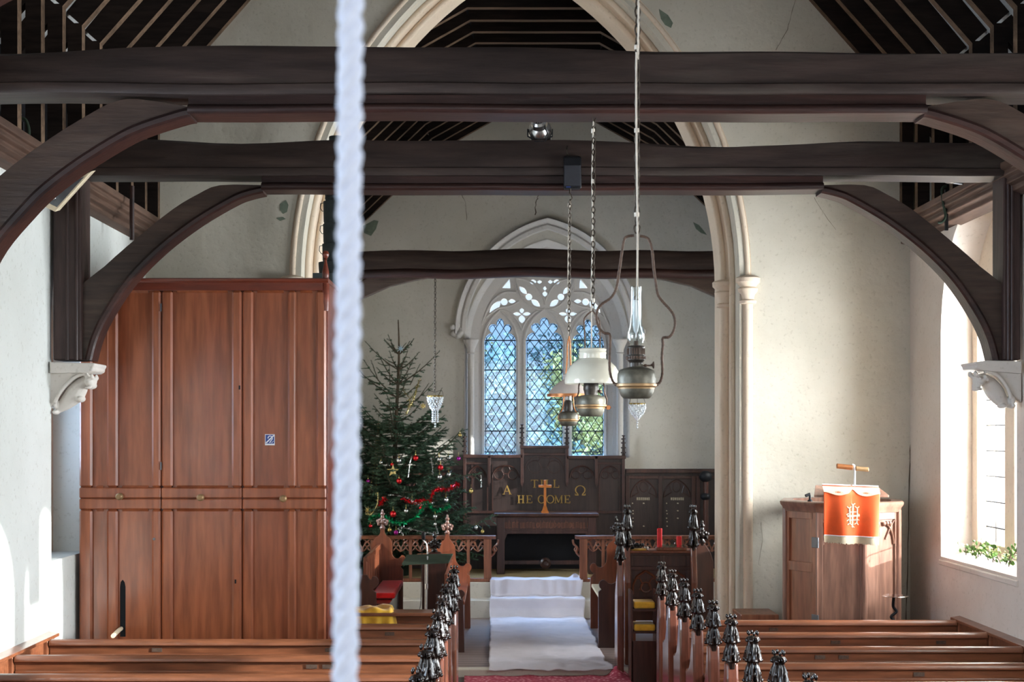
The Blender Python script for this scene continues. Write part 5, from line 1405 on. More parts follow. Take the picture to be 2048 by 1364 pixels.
# ================================================================ CHAINS, LAMPS
def chain(mb, a, b, link=.034, r=.0028, w=.011):
    a = V(a); b = V(b); n = max(2, int((b-a).length/(link*.78))); d = (b-a)/n
    u = d.normalized(); s1 = u.cross(V((0, 1, 0)));
    if s1.length < .01: s1 = u.cross(V((1, 0, 0)))
    s1.normalize(); s2 = u.cross(s1)
    for i in range(n):
        c = a+d*(i+.5); s = (s1+s2*.5).normalized() if i % 2 else (s2-s1*.5).normalized(); L = link/2
        mb.tube([c+u*L*math.cos(t)+s*w*math.sin(t) for t in (0, .7, 1.57, 2.44, 3.14, 3.84, 4.71, 5.58)], r, 5, closed=True)
    return mb
def twist(mb, path, r, par_n=8):
    path = catmull(path, 8); rr = [r*(1+.12*math.sin(i*2.2)) for i in range(len(path))]; return mb.tube(path, rr, par_n)
def lampbase(t, cx, Y, ytop, ymid, ybot, w, neck, kn=True):
    """reservoir: outline in frame pixels at depth Y (cx centre)"""
    k = Y/F; z = lambda y: PZ(y, Y); c = (PX(cx, Y), Y, 0); W = w*k
    MB().lathe([(W*.30, z(neck)), (W*.34, z(ytop)+.003), (W*.66, z(ytop+ (ymid-ytop)*.05)), (W*.88, z(ytop+ (ymid-ytop)*.16)), (W*.98, z(ytop+(ymid-ytop)*.36)), (W, z(ytop+(ymid-ytop)*.65)), (W*.985, z(ymid)), (W*.97, z(ymid)-.0)], c, 36).build('reservoir', M['bronze'], t)
    MB().lathe([(W*.98, z(ymid)+.006), (W*1.05, z(ymid)+.004), (W*1.05, z(ymid)-.006), (W*.94, z(ymid)-.012), (W*.93, z(ymid+ (ybot-ymid)*.3)), (W*.90, z(ymid+(ybot-ymid)*.31))], c, 36).build('support_ring', M['brass'], t)
    MB().lathe([(W*.91, z(ymid+(ybot-ymid)*.28)), (W*.88, z(ymid+(ybot-ymid)*.5)), (W*.80, z(ymid+(ybot-ymid)*.8)), (W*.70, z(ybot)+.003), (W*.64, z(ybot)), (W*.1, z(ybot)+.003)], c, 36).build('reservoir_base', M['bronze'], t)
# --- big front lamp
Y = 6.04; k = Y/F; cx = 1273
t = thing('oil_lamp', P(cx, 797, Y), 'nearest hanging oil lamp, bare glass chimney, bent iron harp and tarnished brass reservoir', 'lamp', 'hanging oil lamps')
lampbase(t, cx, Y, 735, 770, 797, 39, 726)
c0 = (PX(cx-1, Y), Y, 0); z = lambda y: PZ(y, Y)
o = MB().lathe([(13*k, z(737)), (13*k, z(726)), (16*k, z(722)), (18.5*k, z(720)), (19*k, z(712)), (17*k, z(710)), (17*k, z(696)), (18*k, z(694)), (16*k, z(692)), (10*k, z(691))], c0, 30).build('burner', M['burner'], t)
m = MB()
for i in range(24):
    a = i*PI/12; m.ell((c0[0]+18.5*k*math.cos(a), Y+18.5*k*math.sin(a), z(716)), (.0045, .0045, .008), 6, 5); m.box(c0[0]+17*k*math.cos(a)-.002, c0[0]+17*k*math.cos(a)+.002, Y+17*k*math.sin(a)-.002, Y+17*k*math.sin(a)+.002, z(709), z(697))
m.build('gallery', M['iron'], o, smooth=False)
MB().lathe([(9*k, z(692)), (15*k, z(686)), (18.5*k, z(676)), (17*k, z(664)), (12.5*k, z(650)), (11*k, z(630)), (11*k, z(576)), (11.8*k, z(574)), (10.6*k, z(574)), (10.6*k, z(630)), (12*k, z(650)), (16.5*k, z(664)), (18*k, z(676)), (14.6*k, z(686))], c0, 30, caps=False).build('glass_chimney', M['chimney'], t)
b = MB().lathe([(6.5*k, z(601)), (7*k, z(604)), (7*k, z(630)), (6.6*k, z(650)), (4*k, z(662)), (1*k, z(668))], c0, 20).build('bulb', M['bulb'], t)
MB().lathe([(4.5*k, z(592)), (5.5*k, z(594)), (6*k, z(602)), (6.9*k, z(603)), (6.9*k, z(607)), (6*k, z(607))], c0, 20).build('bulb_cap', M['steel'], b)
MB().tube([P(1272, 682, Y), P(1272, 692, Y)], 5*k, 10).build('wick_tube', M['iron'], t)
m = MB(); m.tube([P(1284, 731, Y), P(1304, 731, Y)], .0035, 8); m.lathe([(.005, -.006), (.008, 0), (.005, .006)], P(1291, 731, Y), 10)
cc = P(1306, 730, Y); m.loft([[cc+V((dx, r*math.cos(a*PI/8), r*math.sin(a*PI/8))) for a in range(16)] for r, dx in ((.004, -.01), (.006, -.004), (.015, .0), (.016, .004), (.006, .006))])
m.build('wick_knob', M['iron'], t)
L = [(1234, 770), (1226, 763), (1220, 745), (1219, 715), (1220, 690), (1219, 669), (1208, 666), (1198, 655), (1193, 638), (1195, 620), (1204, 608), (1220, 597), (1229, 585), (1234, 570), (1238, 545), (1243, 510), (1248, 480), (1255, 473), (1268, 471)]
Rr = [(1310, 770), (1320, 764), (1325, 745), (1324, 715), (1326, 690), (1326, 676), (1338, 674), (1346, 664), (1350, 648), (1347, 630), (1338, 617), (1326, 604), (1316, 590), (1312, 570), (1308, 540), (1304, 500), (1298, 480), (1290, 474), (1280, 472)]
m = MB(); twist(m, [P(x, y, Y) for x, y in L], .0058); twist(m, [P(x, y, Y) for x, y in Rr], .0058)
m.ell(P(1235, 769, Y), (.016, .012, .009)); m.ell(P(1311, 769, Y), (.016, .012, .009)); m.build('harp', M['iron'], t)
m = MB(); m.tube([P(1274+6*math.cos(a), 458-6*math.sin(a)*1.5, Y) for a in [i*PI/6 for i in range(12)]], .004, 6, closed=True)
chain(m, P(1274, 450, Y), P(1276, -330, Y), .05, .0038, .0125); m.build('chain', M['chain'], t)
m = MB(); pts = [P(1274, 598, Y), P(1274, 560, Y), P(1274.5, 450, Y), P(1273, 330, Y), P(1272, 200, Y), P(1272.5, 106, Y), P(1276, 90, Y), P(1278, -330, Y)]
m.tube(catmull([p+V((.0, -.012, 0)) for p in pts], 4), .0042, 6)
m.build('electric_cord', M['cord'], t)
for y in (430, 262, 96): MB().tube([P(1273, y-4, Y)+V((0, -.01, 0)), P(1273, y+4, Y)+V((0, -.01, 0))], .011, 8).build('cord_tie', M['cord'], t)
# --- middle lamp with opal shade
Y = 8.78; k = Y/F; cx = 1182; z = lambda y: PZ(y, Y)
t = thing('oil_lamp', P(cx, 833, Y), 'middle hanging oil lamp with a wide milky glass shade', 'lamp', 'hanging oil lamps')
lampbase(t, cx, Y, 790, 811, 833, 30, 784, False)
c0 = (PX(cx, Y), Y, 0)
MB().lathe([(13*k, z(790)), (14*k, z(783)), (15.5*k, z(779)), (15*k, z(766)), (12*k, z(762))], c0, 24).build('burner', M['burner'], t)
c1 = (PX(1185, Y), Y, 0)
MB().lathe([(26*k, z(697)), (28*k, z(699)), (26.5*k, z(702)), (28*k, z(706)), (26.5*k, z(710)), (27.5*k, z(714)), (27*k, z(717)), (31*k, z(720)), (38*k, z(725)), (46*k, z(733)), (51.5*k, z(743)), (55*k, z(755)), (56.5*k, z(763)), (55.5*k, z(768)), (53.5*k, z(764)), (50*k, z(745)), (44*k, z(735)), (36*k, z(727)), (26*k, z(720)), (25*k, z(709)), (25*k, z(697))], c1, 48, caps=False).build('glass_shade', M['opal'], t)
m = MB()
for i in range(28):
    a = i*2*PI/28; m.tube([V((c1[0]+r*k*math.cos(a+q), Y+r*k*math.sin(a+q), z(y))) for q, r, y in ((0, 50.2, 744), (.07, 51.5, 747), (.14, 51.8, 748), (.2, 50.2, 744))], .003, 5)
m.build('scroll_relief', M['opal'], t)
m = MB(); m.tube([P(1208, 814, Y), P(1222, 815, Y)], .006, 8); m.box(PX(1213, Y), PX(1220, Y), Y-.012, Y+.012, z(819), z(811)); m.build('clamp_screw', M['copper'], t, smooth=False)
m = MB(); m.tube([P(1197, 783, Y), P(1203, 783, Y)], .004, 6); m.ell(P(1200, 783, Y), .012); m.build('wick_knob', M['iron'], t)
m = MB()
twist(m, [P(x, y, Y) for x, y in [(1154, 810), (1152, 800), (1157, 785), (1158, 770), (1166, 740), (1170, 700), (1169, 660), (1168, 640), (1174, 630), (1184, 622)]], .005)
twist(m, [P(x, y, Y) for x, y in [(1212, 810), (1214, 800), (1209, 785), (1208, 770), (1202, 740), (1200, 700), (1200, 660), (1198, 640), (1192, 630), (1186, 622)]], .005)
m.build('harp', M['iron'], t)
m = MB(); chain(m, P(1186, 621, Y), P(1188, 230, Y), .045, .0036, .012); m.build('chain', M['chain'], t)
m = MB(); m.tube(catmull([P(1183, 700, Y), P(1183, 640, Y), P(1183, 560, Y), P(1185, 450, Y), P(1184, 350, Y), P(1187, 240, Y)], 4), .0042, 6)
m.build('electric_cord', M['cord'], t)
for y in (601, 478, 363, 262): MB().tube([P(1186, y-4, Y), P(1186, y+4, Y)], .012, 8).build('cord_tie', M['cord'], t)
# --- far lamp with conical shade
Y = 11.5; k = Y/F; cx = 1137; z = lambda y: PZ(y, Y)
t = thing('oil_lamp', P(cx, 852, Y), 'farthest and smallest hanging oil lamp with a copper-rimmed conical shade', 'lamp', 'hanging oil lamps')
lampbase(t, cx, Y, 823, 839, 852, 20, 818)
c0 = (PX(cx, Y), Y, 0)
MB().lathe([(8*k, z(823)), (9*k, z(818)), (8*k, z(806)), (6*k, z(800))], c0, 20).build('burner', M['burner'], t)
MB().lathe([(5*k, z(806)), (7*k, z(800)), (6*k, z(785)), (6*k, z(775))], c0, 16, caps=False).build('glass_chimney', M['chimney'], t)
c1 = (PX(1137, Y), Y-.01, 0)
MB().lathe([(9*k, z(748)), (11*k, z(750)), (10*k, z(758)), (14*k, z(761)), (24*k, z(768)), (34*k, z(778)), (42*k, z(790)), (40.5*k, z(790)), (33*k, z(780)), (22*k, z(770)), (12*k, z(764)), (8*k, z(758))], c1, 40, caps=False).build('glass_shade', M['opal_pink'], t)
MB().lathe([(40*k, z(788)), (43.5*k, z(788)), (43.5*k, z(793)), (40*k, z(793)), (40*k, z(788))], c1, 40, caps=False).build('shade_rim', M['copper'], t)
m = MB(); twist(m, [P(x, y, Y) for x, y in [(1117, 838), (1118, 830), (1126, 815), (1128, 790), (1131, 760), (1134, 720), (1135, 690), (1138, 672)]], .006)
twist(m, [P(x, y, Y) for x, y in [(1157, 838), (1156, 830), (1148, 815), (1146, 790), (1143, 760), (1141, 720), (1140, 690), (1138, 672)]], .006); m.build('harp', M['copper'], t)
m = MB(); chain(m, P(1138, 670, Y), P(1140, 400, Y-.22), .045, .0036, .011)
m.tube(catmull([P(1140, 401, Y-.22), P(1144, 397, Y-.22), P(1142, 390, Y-.22), P(1139, 386, Y-.22), P(1140, 380, Y-.2)], 4), .005, 6)
chain(m, P(1140, 382, Y-.19), P(1134, 300, Y-.19), .045, .0036, .011); m.tube(catmull([P(1134, 300, Y-.19), P(1135, 290, Y-.1), P(1138, 289, Y+.05)], 4), .006, 6); m.build('chain', M['chain'], t)
m = MB(); m.tube(catmull([P(1137, 740, Y), P(1136, 640, Y), P(1136, 520, Y), P(1138, 410, Y-.2)], 4), .0042, 6); m.build('electric_cord', M['cord'], t)
for y in (641, 561, 480, 410): MB().tube([P(1138, y-3, Y-.02), P(1138, y+3, Y-.02)], .013, 8).build('cord_tie', M['cord'], t)
m = MB(); m.tube([P(1144, 824, Y), P(1158, 824, Y)], .004, 6); m.ell(P(1160, 824, Y), .01); m.build('wick_knob', M['iron'], t)
# ================================================================ CRYSTAL PENDANTS
def crystal(cx, ytop, ybot, label, tall):
    Y = 18.42; k = Y/F; z = lambda y: PZ(y, Y)
    t = thing('crystal_pendant', P(cx, ybot, Y), label, 'pendant light')
    c0 = (PX(cx, Y), Y, 0); W = 16*k
    H = ybot-ytop
    pr = [(W, z(ytop+2)), (W*.93, z(ytop+10)), (W*.6, z(ytop+24)), (W*.35, z(ytop+30))] if tall else [(W, z(ytop+2)), (W*1.05, z(ytop+9)), (W*.8, z(ytop+20)), (W*.35, z(ytop+28)), (W*.12, z(ytop+32))]
    m = MB()
    for j in range(len(pr)-1):
        (ra, za), (rb, zb2) = pr[j], pr[j+1]; n = 14
        for i in range(n):
            for q in range(3):
                f = (q+.5)/3; r = ra+(rb-ra)*f; zz = za+(zb2-za)*f; a = 2*PI*(i+.5*(q % 2))/n
                c = V((c0[0]+r*math.cos(a), Y+r*math.sin(a), zz)); s = .012
                m.add([c+V((s, 0, 0)), c+V((-s, 0, 0)), c+V((0, s, 0)), c+V((0, -s, 0)), c+V((0, 0, s*1.6)), c+V((0, 0, -s*1.6))], [(0, 2, 4), (2, 1, 4), (1, 3, 4), (3, 0, 4), (2, 0, 5), (1, 2, 5), (3, 1, 5), (0, 3, 5)])
    if tall:
        for i in range(8):
            a = i*PI/4; r = W*.36
            for zz in range(6):
                c = V((c0[0]+r*math.cos(a), Y+r*math.sin(a), z(ytop+31+zz*4.2))); s = .011
                m.add([c+V((s, 0, 0)), c+V((-s, 0, 0)), c+V((0, s, 0)), c+V((0, -s, 0)), c+V((0, 0, s*1.4)), c+V((0, 0, -s*1.4))], [(0, 2, 4), (2, 1, 4), (1, 3, 4), (3, 0, 4), (2, 0, 5), (1, 2, 5), (3, 1, 5), (0, 3, 5)])
    for zz in range(4 if not tall else 2): m.ell(V((c0[0], Y, z(ytop+(34 if not tall else 57)+zz*5))), .014, 8, 6)
    o = m.build('crystal_drops', M['crystal'], t, smooth=False, mats=[M['spark']])
    for i_, p_ in enumerate(o.data.polygons): p_.material_index = 1 if (i_*7) % 5 < 3 else 0  # most facets take the painted sparkle
    MB().lathe([(W*1.02, z(ytop+3)), (W*1.06, z(ytop+1.5)), (W*1.02, z(ytop)), (W*.95, z(ytop+1.5)), (W*1.02, z(ytop+3))], c0, 28, caps=False).build('rim', M['bgold'], t)
    m = MB(); top = P(cx-1, 785 if tall else 770, Y)
    for s in (-1, 1, 0): m.tube(catmull([V((c0[0]+s*W, Y-.02*(s == 0), z(ytop+2))), V((c0[0]+s*W*.8, Y, z(ytop-10))), top], 4), .003, 5)
    chain(m, top, P(cx, 553, Y), .05, .005, .012); m.build('chain', M['chain'], t)
crystal(870.5, 791, 850, 'left crystal glass pendant hanging on a long chain before the Christmas tree', True)
crystal(1274.5, 806, 865, 'right crystal glass pendant hanging just below the nearest oil lamp', False)
# ================================================================ SPEAKER, SPOTLIGHT, FLOODS
Y = 11.28
c = P(1144, 378, Y)
t = thing('loudspeaker', c, 'small black loudspeaker hanging on the front of the second tie beam', 'speaker')
MB().loft([[V((PX(x, Y), Y+dy, PZ(y, Y))) for x, y in ((1127, yy), (1130, yy+(-2 if yy < 350 else 2)), (1159, yy+(-2 if yy < 350 else 2)), (1163, yy))]+[V((PX(1160, Y), Y+.14, PZ(yy, Y))), V((PX(1130, Y), Y+.14, PZ(yy, Y)))] for yy, dy in ((312, .03), (316, 0), (330, -.01), (372, -.01), (376, 0))]).build('cabinet', M['black'], t, ang=50, bevel=.008)
MB().box(PX(1128.5, Y), PX(1161, Y), Y-.016, Y-.010, PZ(372, Y), PZ(331, Y)).build('grille', plain('speaker_grille', (42, 42, 48), .6), t, smooth=False, bevel=.004)
MB().box(PX(1132, Y), PX(1141, Y), Y-.018, Y-.016, PZ(375.5, Y), PZ(374, Y)).build('badge', M['blue'], t, smooth=False)
Y = 11.42; c = P(1078, 290, Y)
t = thing('spotlight', c, 'round polished metal spotlight clamped on top of the second tie beam', 'spotlight')
cc = P(1080, 258, Y); ax = V((-.12, -.85, .45)).normalized(); u = ax.cross(V((1, 0, 0))).normalized(); w = ax.cross(u)
def dsk(r, d): return [cc+ax*d+(u*math.cos(a*PI/14)+w*math.sin(a*PI/14))*r for a in range(28)]
MB().loft([dsk(.05, -.14), dsk(.09, -.12), dsk(.10, -.05), dsk(.098, -.0), dsk(.085, .03), dsk(.068, .05), dsk(.066, .10), dsk(.05, .115), dsk(.005, .117)]).build('housing', M['steel'], t)
m = MB()
for i in range(12):
    a = i*PI/6; m.ell(cc+ax*.115+(u*math.cos(a)+w*math.sin(a))*.036, .006, 6, 5)
m.ell(cc+ax*.118, .007, 8, 6); m.build('vent_holes', M['black'], t)
m = MB(); m.tube([cc+V((-.1, 0, 0)), cc+V((-.1, 0, -.06)), c+V((-.02, 0, .03)), c+V((.02, 0, .03)), cc+V((.1, 0, -.06)), cc+V((.1, 0, 0))], .006, 6); m.box(c.x-.04, c.x+.04, Y-.04, Y+.04, PZ(292, Y), PZ(284, Y)); m.tube(catmull([cc+ax*.117, cc+V((.06, -.06, -.05)), cc+V((.03, -.03, -.12)), c+V((0, -.02, .02))], 4), .004, 5)
m.build('clamp', M['black'], t, smooth=True)
def flood(pts, Y, dx, label):
    c = P(*pts[0], Y)
    t = thing('flood_heater', c, label, 'heater')
    q = [P(x, y, Y) for x, y in pts]
    MB().prism(q, (dx, .12, .03)).build('casing', M['cream'], t, smooth=False, bevel=.006)
    ce = sum(q, V())/4
    inn = [ce+(p-ce)*.74+V((0, -.006, 0)) for p in q]
    MB().prism(inn, (0, .004, 0)).build('grille', M['grey'], t, smooth=False)
    MB().ell(ce*.6+q[0]*.4+V((0, -.01, 0)), .014, 10, 6).build('knob', M['steel'], t)
    # arm back to the wall post
    xw = XL if ce.x < 0 else XR
    MB().tube([ce+V((0, .08, .02)), V((xw, ce.y+.12, ce.z+.05))], .012, 8).build('wall_arm', M['grey'], t)
flood([(86, 412), (110, 424), (184, 342), (122, 368)], 11.1, 0, 'cream wall heater on the left wall, half hidden by the curved brace')
flood([(2021, 322), (2046, 303), (2075, 340), (2052, 352)], 11.1, 0, 'cream wall heater at the right edge, by the top of the right wall post')
for xs_, Y, lb in (((8, 212), 10.6, 'small chrome lamp head above the left wall plate at the picture edge'), ((1902, 357), 12.2, 'small chrome lamp head on the right wall plate below the second tie beam')):
    c = P(*xs_, Y); t = thing('lamp_head', c, lb, 'lamp')
    MB().ell(c, (.07, .09, .045), 16, 10).build('reflector', M['steel'], t)
    xw = XL+.0 if c.x < 0 else XR
    MB().tube([c+V((0, .05, -.02)), V((xw, c.y+.1, c.z-.05))], .012, 8).build('arm', M['grey'], t)
for pts, Y, lb in (([(43, 236), (52, 241), (58, 262), (55, 290), (52, 325)], 10.4, 'bent cable on the left wall plate'), ([(1893, 372), (1884, 378), (1886, 405), (1891, 432), (1884, 444), (1876, 445)], 12.85, 'bent cable on the right wall plate')):
    m = MB(); s = 1 if pts[0][0] > 1000 else -1
    m.tube(catmull([P(x, y, Y) for x, y in pts], 4), .012, 8); m.build
    o = m.build('cable', M['green_dk']); tag(o, lb, 'cable')
    m = MB(); m.box(PX(pts[0][0]+s*2-3, Y), PX(pts[0][0]+s*2+3, Y), Y+.02, Y+.045, PZ(pts[0][1]+(90 if s < 0 else 88), Y), PZ(pts[0][1]+6, Y)); o = m.build('iron_strap', M['black'], smooth=False); tag(o, 'black iron strap beside the '+lb, 'strap')
# vertical iron rod at the left roof plate
Y = 12.9; o = MB().tube([P(264, 372, Y), P(264, 480, Y)], .022, 8).build('hanging_rod', M['beam_red']); tag(o, 'thin brown wooden rod hanging behind the left curved brace', 'rod')
# ================================================================ BELL ROPE
Y = 1.4; m = MB(); a = P(703, -400, Y); b = P(690, 1500, Y); b.z = -.0
slope = (P(690, 1364, Y)-P(702, 0, Y)); slope /= -slope.z
top = P(702, 0, Y); z0, z1 = 0.02, 5.6
for s in range(3):
    pth = []; n = 560
    for i in range(n+1):
        z = z0+(z1-z0)*i/n; c = top+slope*(top.z-z); an = 2*PI*(z/.066)+s*2*PI/3
        pth.append(c+V((.0068*math.cos(an), .0068*math.sin(an), 0)))
    m.tube(pth, .0072, 7)
o = m.build('bell_rope', M['rope']); tag(o, 'out of focus white twisted bell rope hanging straight down in the near foreground', 'rope')
# ================================================================ CHRISTMAS TREE
r = random.Random(21); TY = 21.0; TC = V((PX(794, TY), TY, SZf)); TT = PZ(640, TY)
t = thing('christmas_tree', TC, 'tall dark green spruce Christmas tree behind the left altar rail', 'tree')
def tp(z): return V((TC.x+.03*math.sin(z*2), TC.y, z))
zt3 = [SZf+(TT-SZf)*i/16 for i in range(17)]
MB().tube([tp(z) for z in zt3], [.055*(1-i/17)+.006 for i in range(17)], 8).build('trunk', M['bark'], t)
MB().lathe([(.2, 0), (.22, .2), (.2, .32), (.0, .32)], TC, 20).build('pot', M['green_dk'], t)
br = MB(); nd = MB(); tips = []
def needles(a, b, L, dens):
    d = (b-a); n = max(2, int(d.length*dens)); u = d.normalized(); s = u.cross(V((0, 0, 1))); s = s.normalized() if s.length > .01 else V((1, 0, 0)); w = u.cross(s)
    for i in range(n):
        c = a+d*((i+r.random())/n); an = r.uniform(0, 2*PI); o = (s*math.cos(an)+w*math.sin(an)*.8)
        e = c+(o*.8+u*.75).normalized()*L*r.uniform(.7, 1.1); q = u.cross(o).normalized()*.0058
        k = len(nd.v); nd.v += [c-q, c+q, e]; nd.f.append((k, k+1, k+2))
H = TT-SZf
lev = []
zz = SZf+.35
while zz < TT-.28:
    f = (zz-SZf)/H; lev.append((zz, f)); zz += .09+.17*f*f+.04*f
for z_, f in lev:
    nb = 8 if f < .58 else r.choice((3, 4, 5))
    R = (1.28*(1-f)**.80+.06); a0 = r.uniform(0, 2*PI)
    for j in range(nb):
        an = a0+2*PI*j/nb+r.uniform(-.25, .25); Lb = R*(r.uniform(.75, 1.1) if f < .58 else r.uniform(.55, 1.35))
        o = tp(z_); dirv = V((math.cos(an), math.sin(an)*.75, 0))
        rise = (-.22+1.15*f)*Lb
        pts = [o+dirv*Lb*q+V((0, 0, rise*q+.16*Lb*q*q-.10*math.sin(q*PI)*(1-f))) for q in (0, .25, .5, .75, 1)]
        pts = [V((max(p.x, CL+.32), min(p.y, 21.75), p.z)) for p in pts]
        br.tube(pts, [.013*(1-f*.5), .010, .008, .005, .003], 5)
        tips.append((pts[-1], f, an)); 
        for q in range(4): needles(pts[q], pts[q+1], .032, 150 if q else 60)
        m_ = 9 if f < .58 else (5 if f < .8 else 3)
        for i in range(1, m_+1):
            q = i/(m_+1); s = int(q*4); base = pts[s].lerp(pts[min(4, s+1)], q*4-s)
            for sd in (-1, 1):
                pd = V((-dirv.y, dirv.x, 0))*sd; l2 = Lb*(.42 if f < .58 else .3)*(1-q*.55)*r.uniform(.7, 1.1)
                e = base+(dirv*.7+pd*.75).normalized()*l2+V((0, 0, l2*(.25*f-.12)+r.uniform(-.03, .03)))
                e.y = min(e.y, 21.78); e.x = max(e.x, CL+.12)
                br.tube([base, e], [.005, .002], 4); needles(base, e, .032, 190 if f > .6 else 250)
                if l2 > .14:
                    for q2 in (.35, .6):
                        b2 = base.lerp(e, q2)
                        for s2 in (-1, 1):
                            e2 = b2+((e-base).normalized()*.8+pd.cross(V((0, 0, 1))).normalized()*.7*s2).normalized()*l2*.4; e2.y = min(e2.y, 21.8); e2.z -= .01
                            needles(b2, e2, .030, 190 if f > .6 else 260)
# leader with its own few upright shoots
needles(tp(TT-.25), tp(TT), .025, 120)
for a, b in (((794, 705), (768, 678)), ((792, 706), (768, 680)), ((797, 705), (812, 686)), ((796, 712), (815, 690)), ((793, 730), (770, 718)), ((797, 730), (812, 722)),
             ((756, 760), (742, 720)), ((820, 770), (840, 728)), ((835, 800), (858, 766)), ((872, 802), (884, 776)), ((760, 770), (735, 757)), ((780, 770), (779, 730))):
    pa, pb = P(*a, TY), P(*b, TY); br.tube([pa, pb], [.008, .003], 5); needles(pa, pb, .03, 150)
# three long low boughs that reach out to the right
for pth in ([(820, 985), (870, 968), (900, 955), (958, 948)], [(850, 930), (880, 905), (905, 880), (925, 858)], [(850, 1080), (905, 1065), (945, 1052), (985, 1030)], [(850, 1015), (890, 1010), (925, 1005)], [(735, 990), (715, 970), (705, 960)]):
    P3 = [P(x, y, TY-.25) for x, y in pth]; br.tube(P3, [.014, .011, .008, .004][:len(P3)], 5)
    for i in range(len(P3)-1):
        needles(P3[i], P3[i+1], .04, 260)
        for q in (.2, .5, .8):
            b2 = P3[i].lerp(P3[i+1], q)
            for s in (-1, 1):
                e = b2+V((.12, r.uniform(-.05, .05), s*.07-.04))*r.uniform(.6, 1.2); needles(b2, e, .034, 220); br.tube([b2, e], [.004, .002], 4)
br.build('branches', M['bark'], t, smooth=False)
nd.build('needles', M['needle'], t, smooth=False)
def surf(x, y):   # depth of the outer foliage at a frame position
    z = PZ(y, TY); f = max(0, min(1, (z-SZf)/H)); R = 1.28*(1-f)**.80+.06
    dx = PX(x, TY)-TC.x; return TY-.9*math.sqrt(max(.02, R*R*.8-dx*dx))
GR = 'baubles on the Christmas tree'
def bauble(x, y, rpx, mat, label, grp, Y=None):
    Y = Y or surf(x, y); c = P(x, y, Y); R = rpx*Y/F
    t = thing('bauble', c, label, 'bauble', grp)
    MB().ell(c, R, 18, 12).build('ball', M[mat], t)
    m = MB(); m.tube([c+V((0, 0, R*.95)), c+V((0, 0, R*1.25))], R*.25, 8); m.tube([c+V((0, 0, R*1.3)), c+V((0, 0, R*1.3+.05))], .0015, 4); m.build('hanger_cap', M['bgold'], t)
for x, y, s, lb in ((831, 916, 5.5, 'red bauble right of the straw star, highest of the red ones'), (881, 935, 5.5, 'red bauble on the right side of the tree among silver ones'), (798, 962, 5.2, 'red bauble just below the straw star'), (784, 929, 3.2, 'small red bauble just above the straw star'),
                    (841, 1016, 3.2, 'small red bauble hanging at the middle of the green tinsel garland'), (741, 1052, 3.5, 'small red bauble low on the left of the tree'), (786, 1047-19, 6, 'red and gold patterned bauble low in the middle of the tree')): bauble(x, y, s*1.12, 'bred', lb, 'red baubles on the Christmas tree')
for x, y, s, lb in ((917, 917, 4.5, 'purple bauble hanging at the far right of the tree'), (736, 962, 4, 'purple bauble at the left edge by the rope'), (792, 1065, 5, 'purple bauble low above the altar rail')): bauble(x, y, s, 'bpur', lb, 'purple baubles on the Christmas tree', Y=20.55 if x > 900 else None)
for x, y, s in ((798, 921, 5), (878, 919, 4.5), (897, 916, 4), (879, 954, 4.8), (897, 949, 4.5), (892, 1000, 4.5), (812, 1022, 4), (870, 1033, 4), (952, 1055, 3.5), (870, 1048, 3), (762, 925, 3.5), (824, 1003, 3)): bauble(x, y, s*1.2, 'bsil', 'small silver bauble on the Christmas tree', 'silver baubles on the Christmas tree', Y=20.6 if x > 905 else None)
for x, y, s, lb in ((942, 982, 5, 'gold bauble under the long right bough'), (920, 870, 4, 'gold bauble at the tip of the upper right bough'), (779, 1060, 4.5, 'gold bauble low beside the purple one'), (965, 1063, 4, 'gold bauble hanging over the altar rail')): bauble(x, y, s, 'bgold', lb, 'gold baubles on the Christmas tree', Y=20.6 if x > 905 else None)
def tinsel(pts, mat, label, rr=.045, dens=420, Y=None):
    path = catmull([P(x, y, (Y or surf(x, y)-.02)) for x, y in pts], 6); m = MB(); m.tube(path, .004, 4)
    for i in range(len(path)-1):
        d = path[i+1]-path[i]; n = int(d.length*dens)+1
        for j in range(n):
            c = path[i]+d*r.random(); e = V((r.gauss(0, 1), r.gauss(0, 1), r.gauss(0, 1))).normalized()*rr*r.uniform(.6, 1.1); q = e.cross(V((r.random()-.5, r.random()-.5, r.random()-.5))).normalized()*.0035
            k = len(m.v); m.v += [c-q, c+q, c+e+q, c+e-q]; m.f.append((k, k+1, k+2, k+3))
    o = m.build('tinsel_garland', M[mat], smooth=False); tag(o, label, 'tinsel')
tinsel([(736, 1046), (745, 1034), (762, 1032), (790, 1044), (815, 1044), (836, 1030), (848, 1012), (853, 1002), (862, 1014), (875, 1022), (895, 1015), (899, 1010)], 'tin_g', 'green tinsel garland looping low across the Christmas tree')
tinsel([(757, 1012), (766, 1000), (772, 996)], 'tin_r', 'short red tinsel tuft at the left of the tree')
tinsel([(805, 998), (825, 1004), (846, 1000), (860, 1002), (864, 988), (880, 978), (896, 980), (912, 968), (918, 974)], 'tin_r', 'red tinsel garland across the right of the tree')
tinsel([(816, 955), (818, 940), (820, 925), (824, 912)], 'tin_s', 'silver tinsel strand hanging left of centre', .02, 260)
tinsel([(862, 915), (864, 930), (866, 950)], 'tin_s', 'silver tinsel strand hanging right of centre', .022, 260)
tinsel([(775, 990), (800, 992), (826, 1002), (842, 1010), (870, 1005)], 'tin_s', 'thin silver tinsel trailing over the red garland', .018, 200)
tinsel([(805, 780), (820, 800), (812, 830), (830, 790), (838, 760), (822, 815)], 'tin_y', 'gold and silver lametta high on the right of the tree', .05, 90)
tinsel([(756, 985), (754, 1010), (740, 1030), (730, 1020)], 'tin_y', 'gold lametta low on the left of the tree', .045, 90)
tinsel([(962, 950), (963, 965), (962, 975)], 'tin_s', 'silver strand at the tip of the long right bough', .018, 220, Y=20.6)
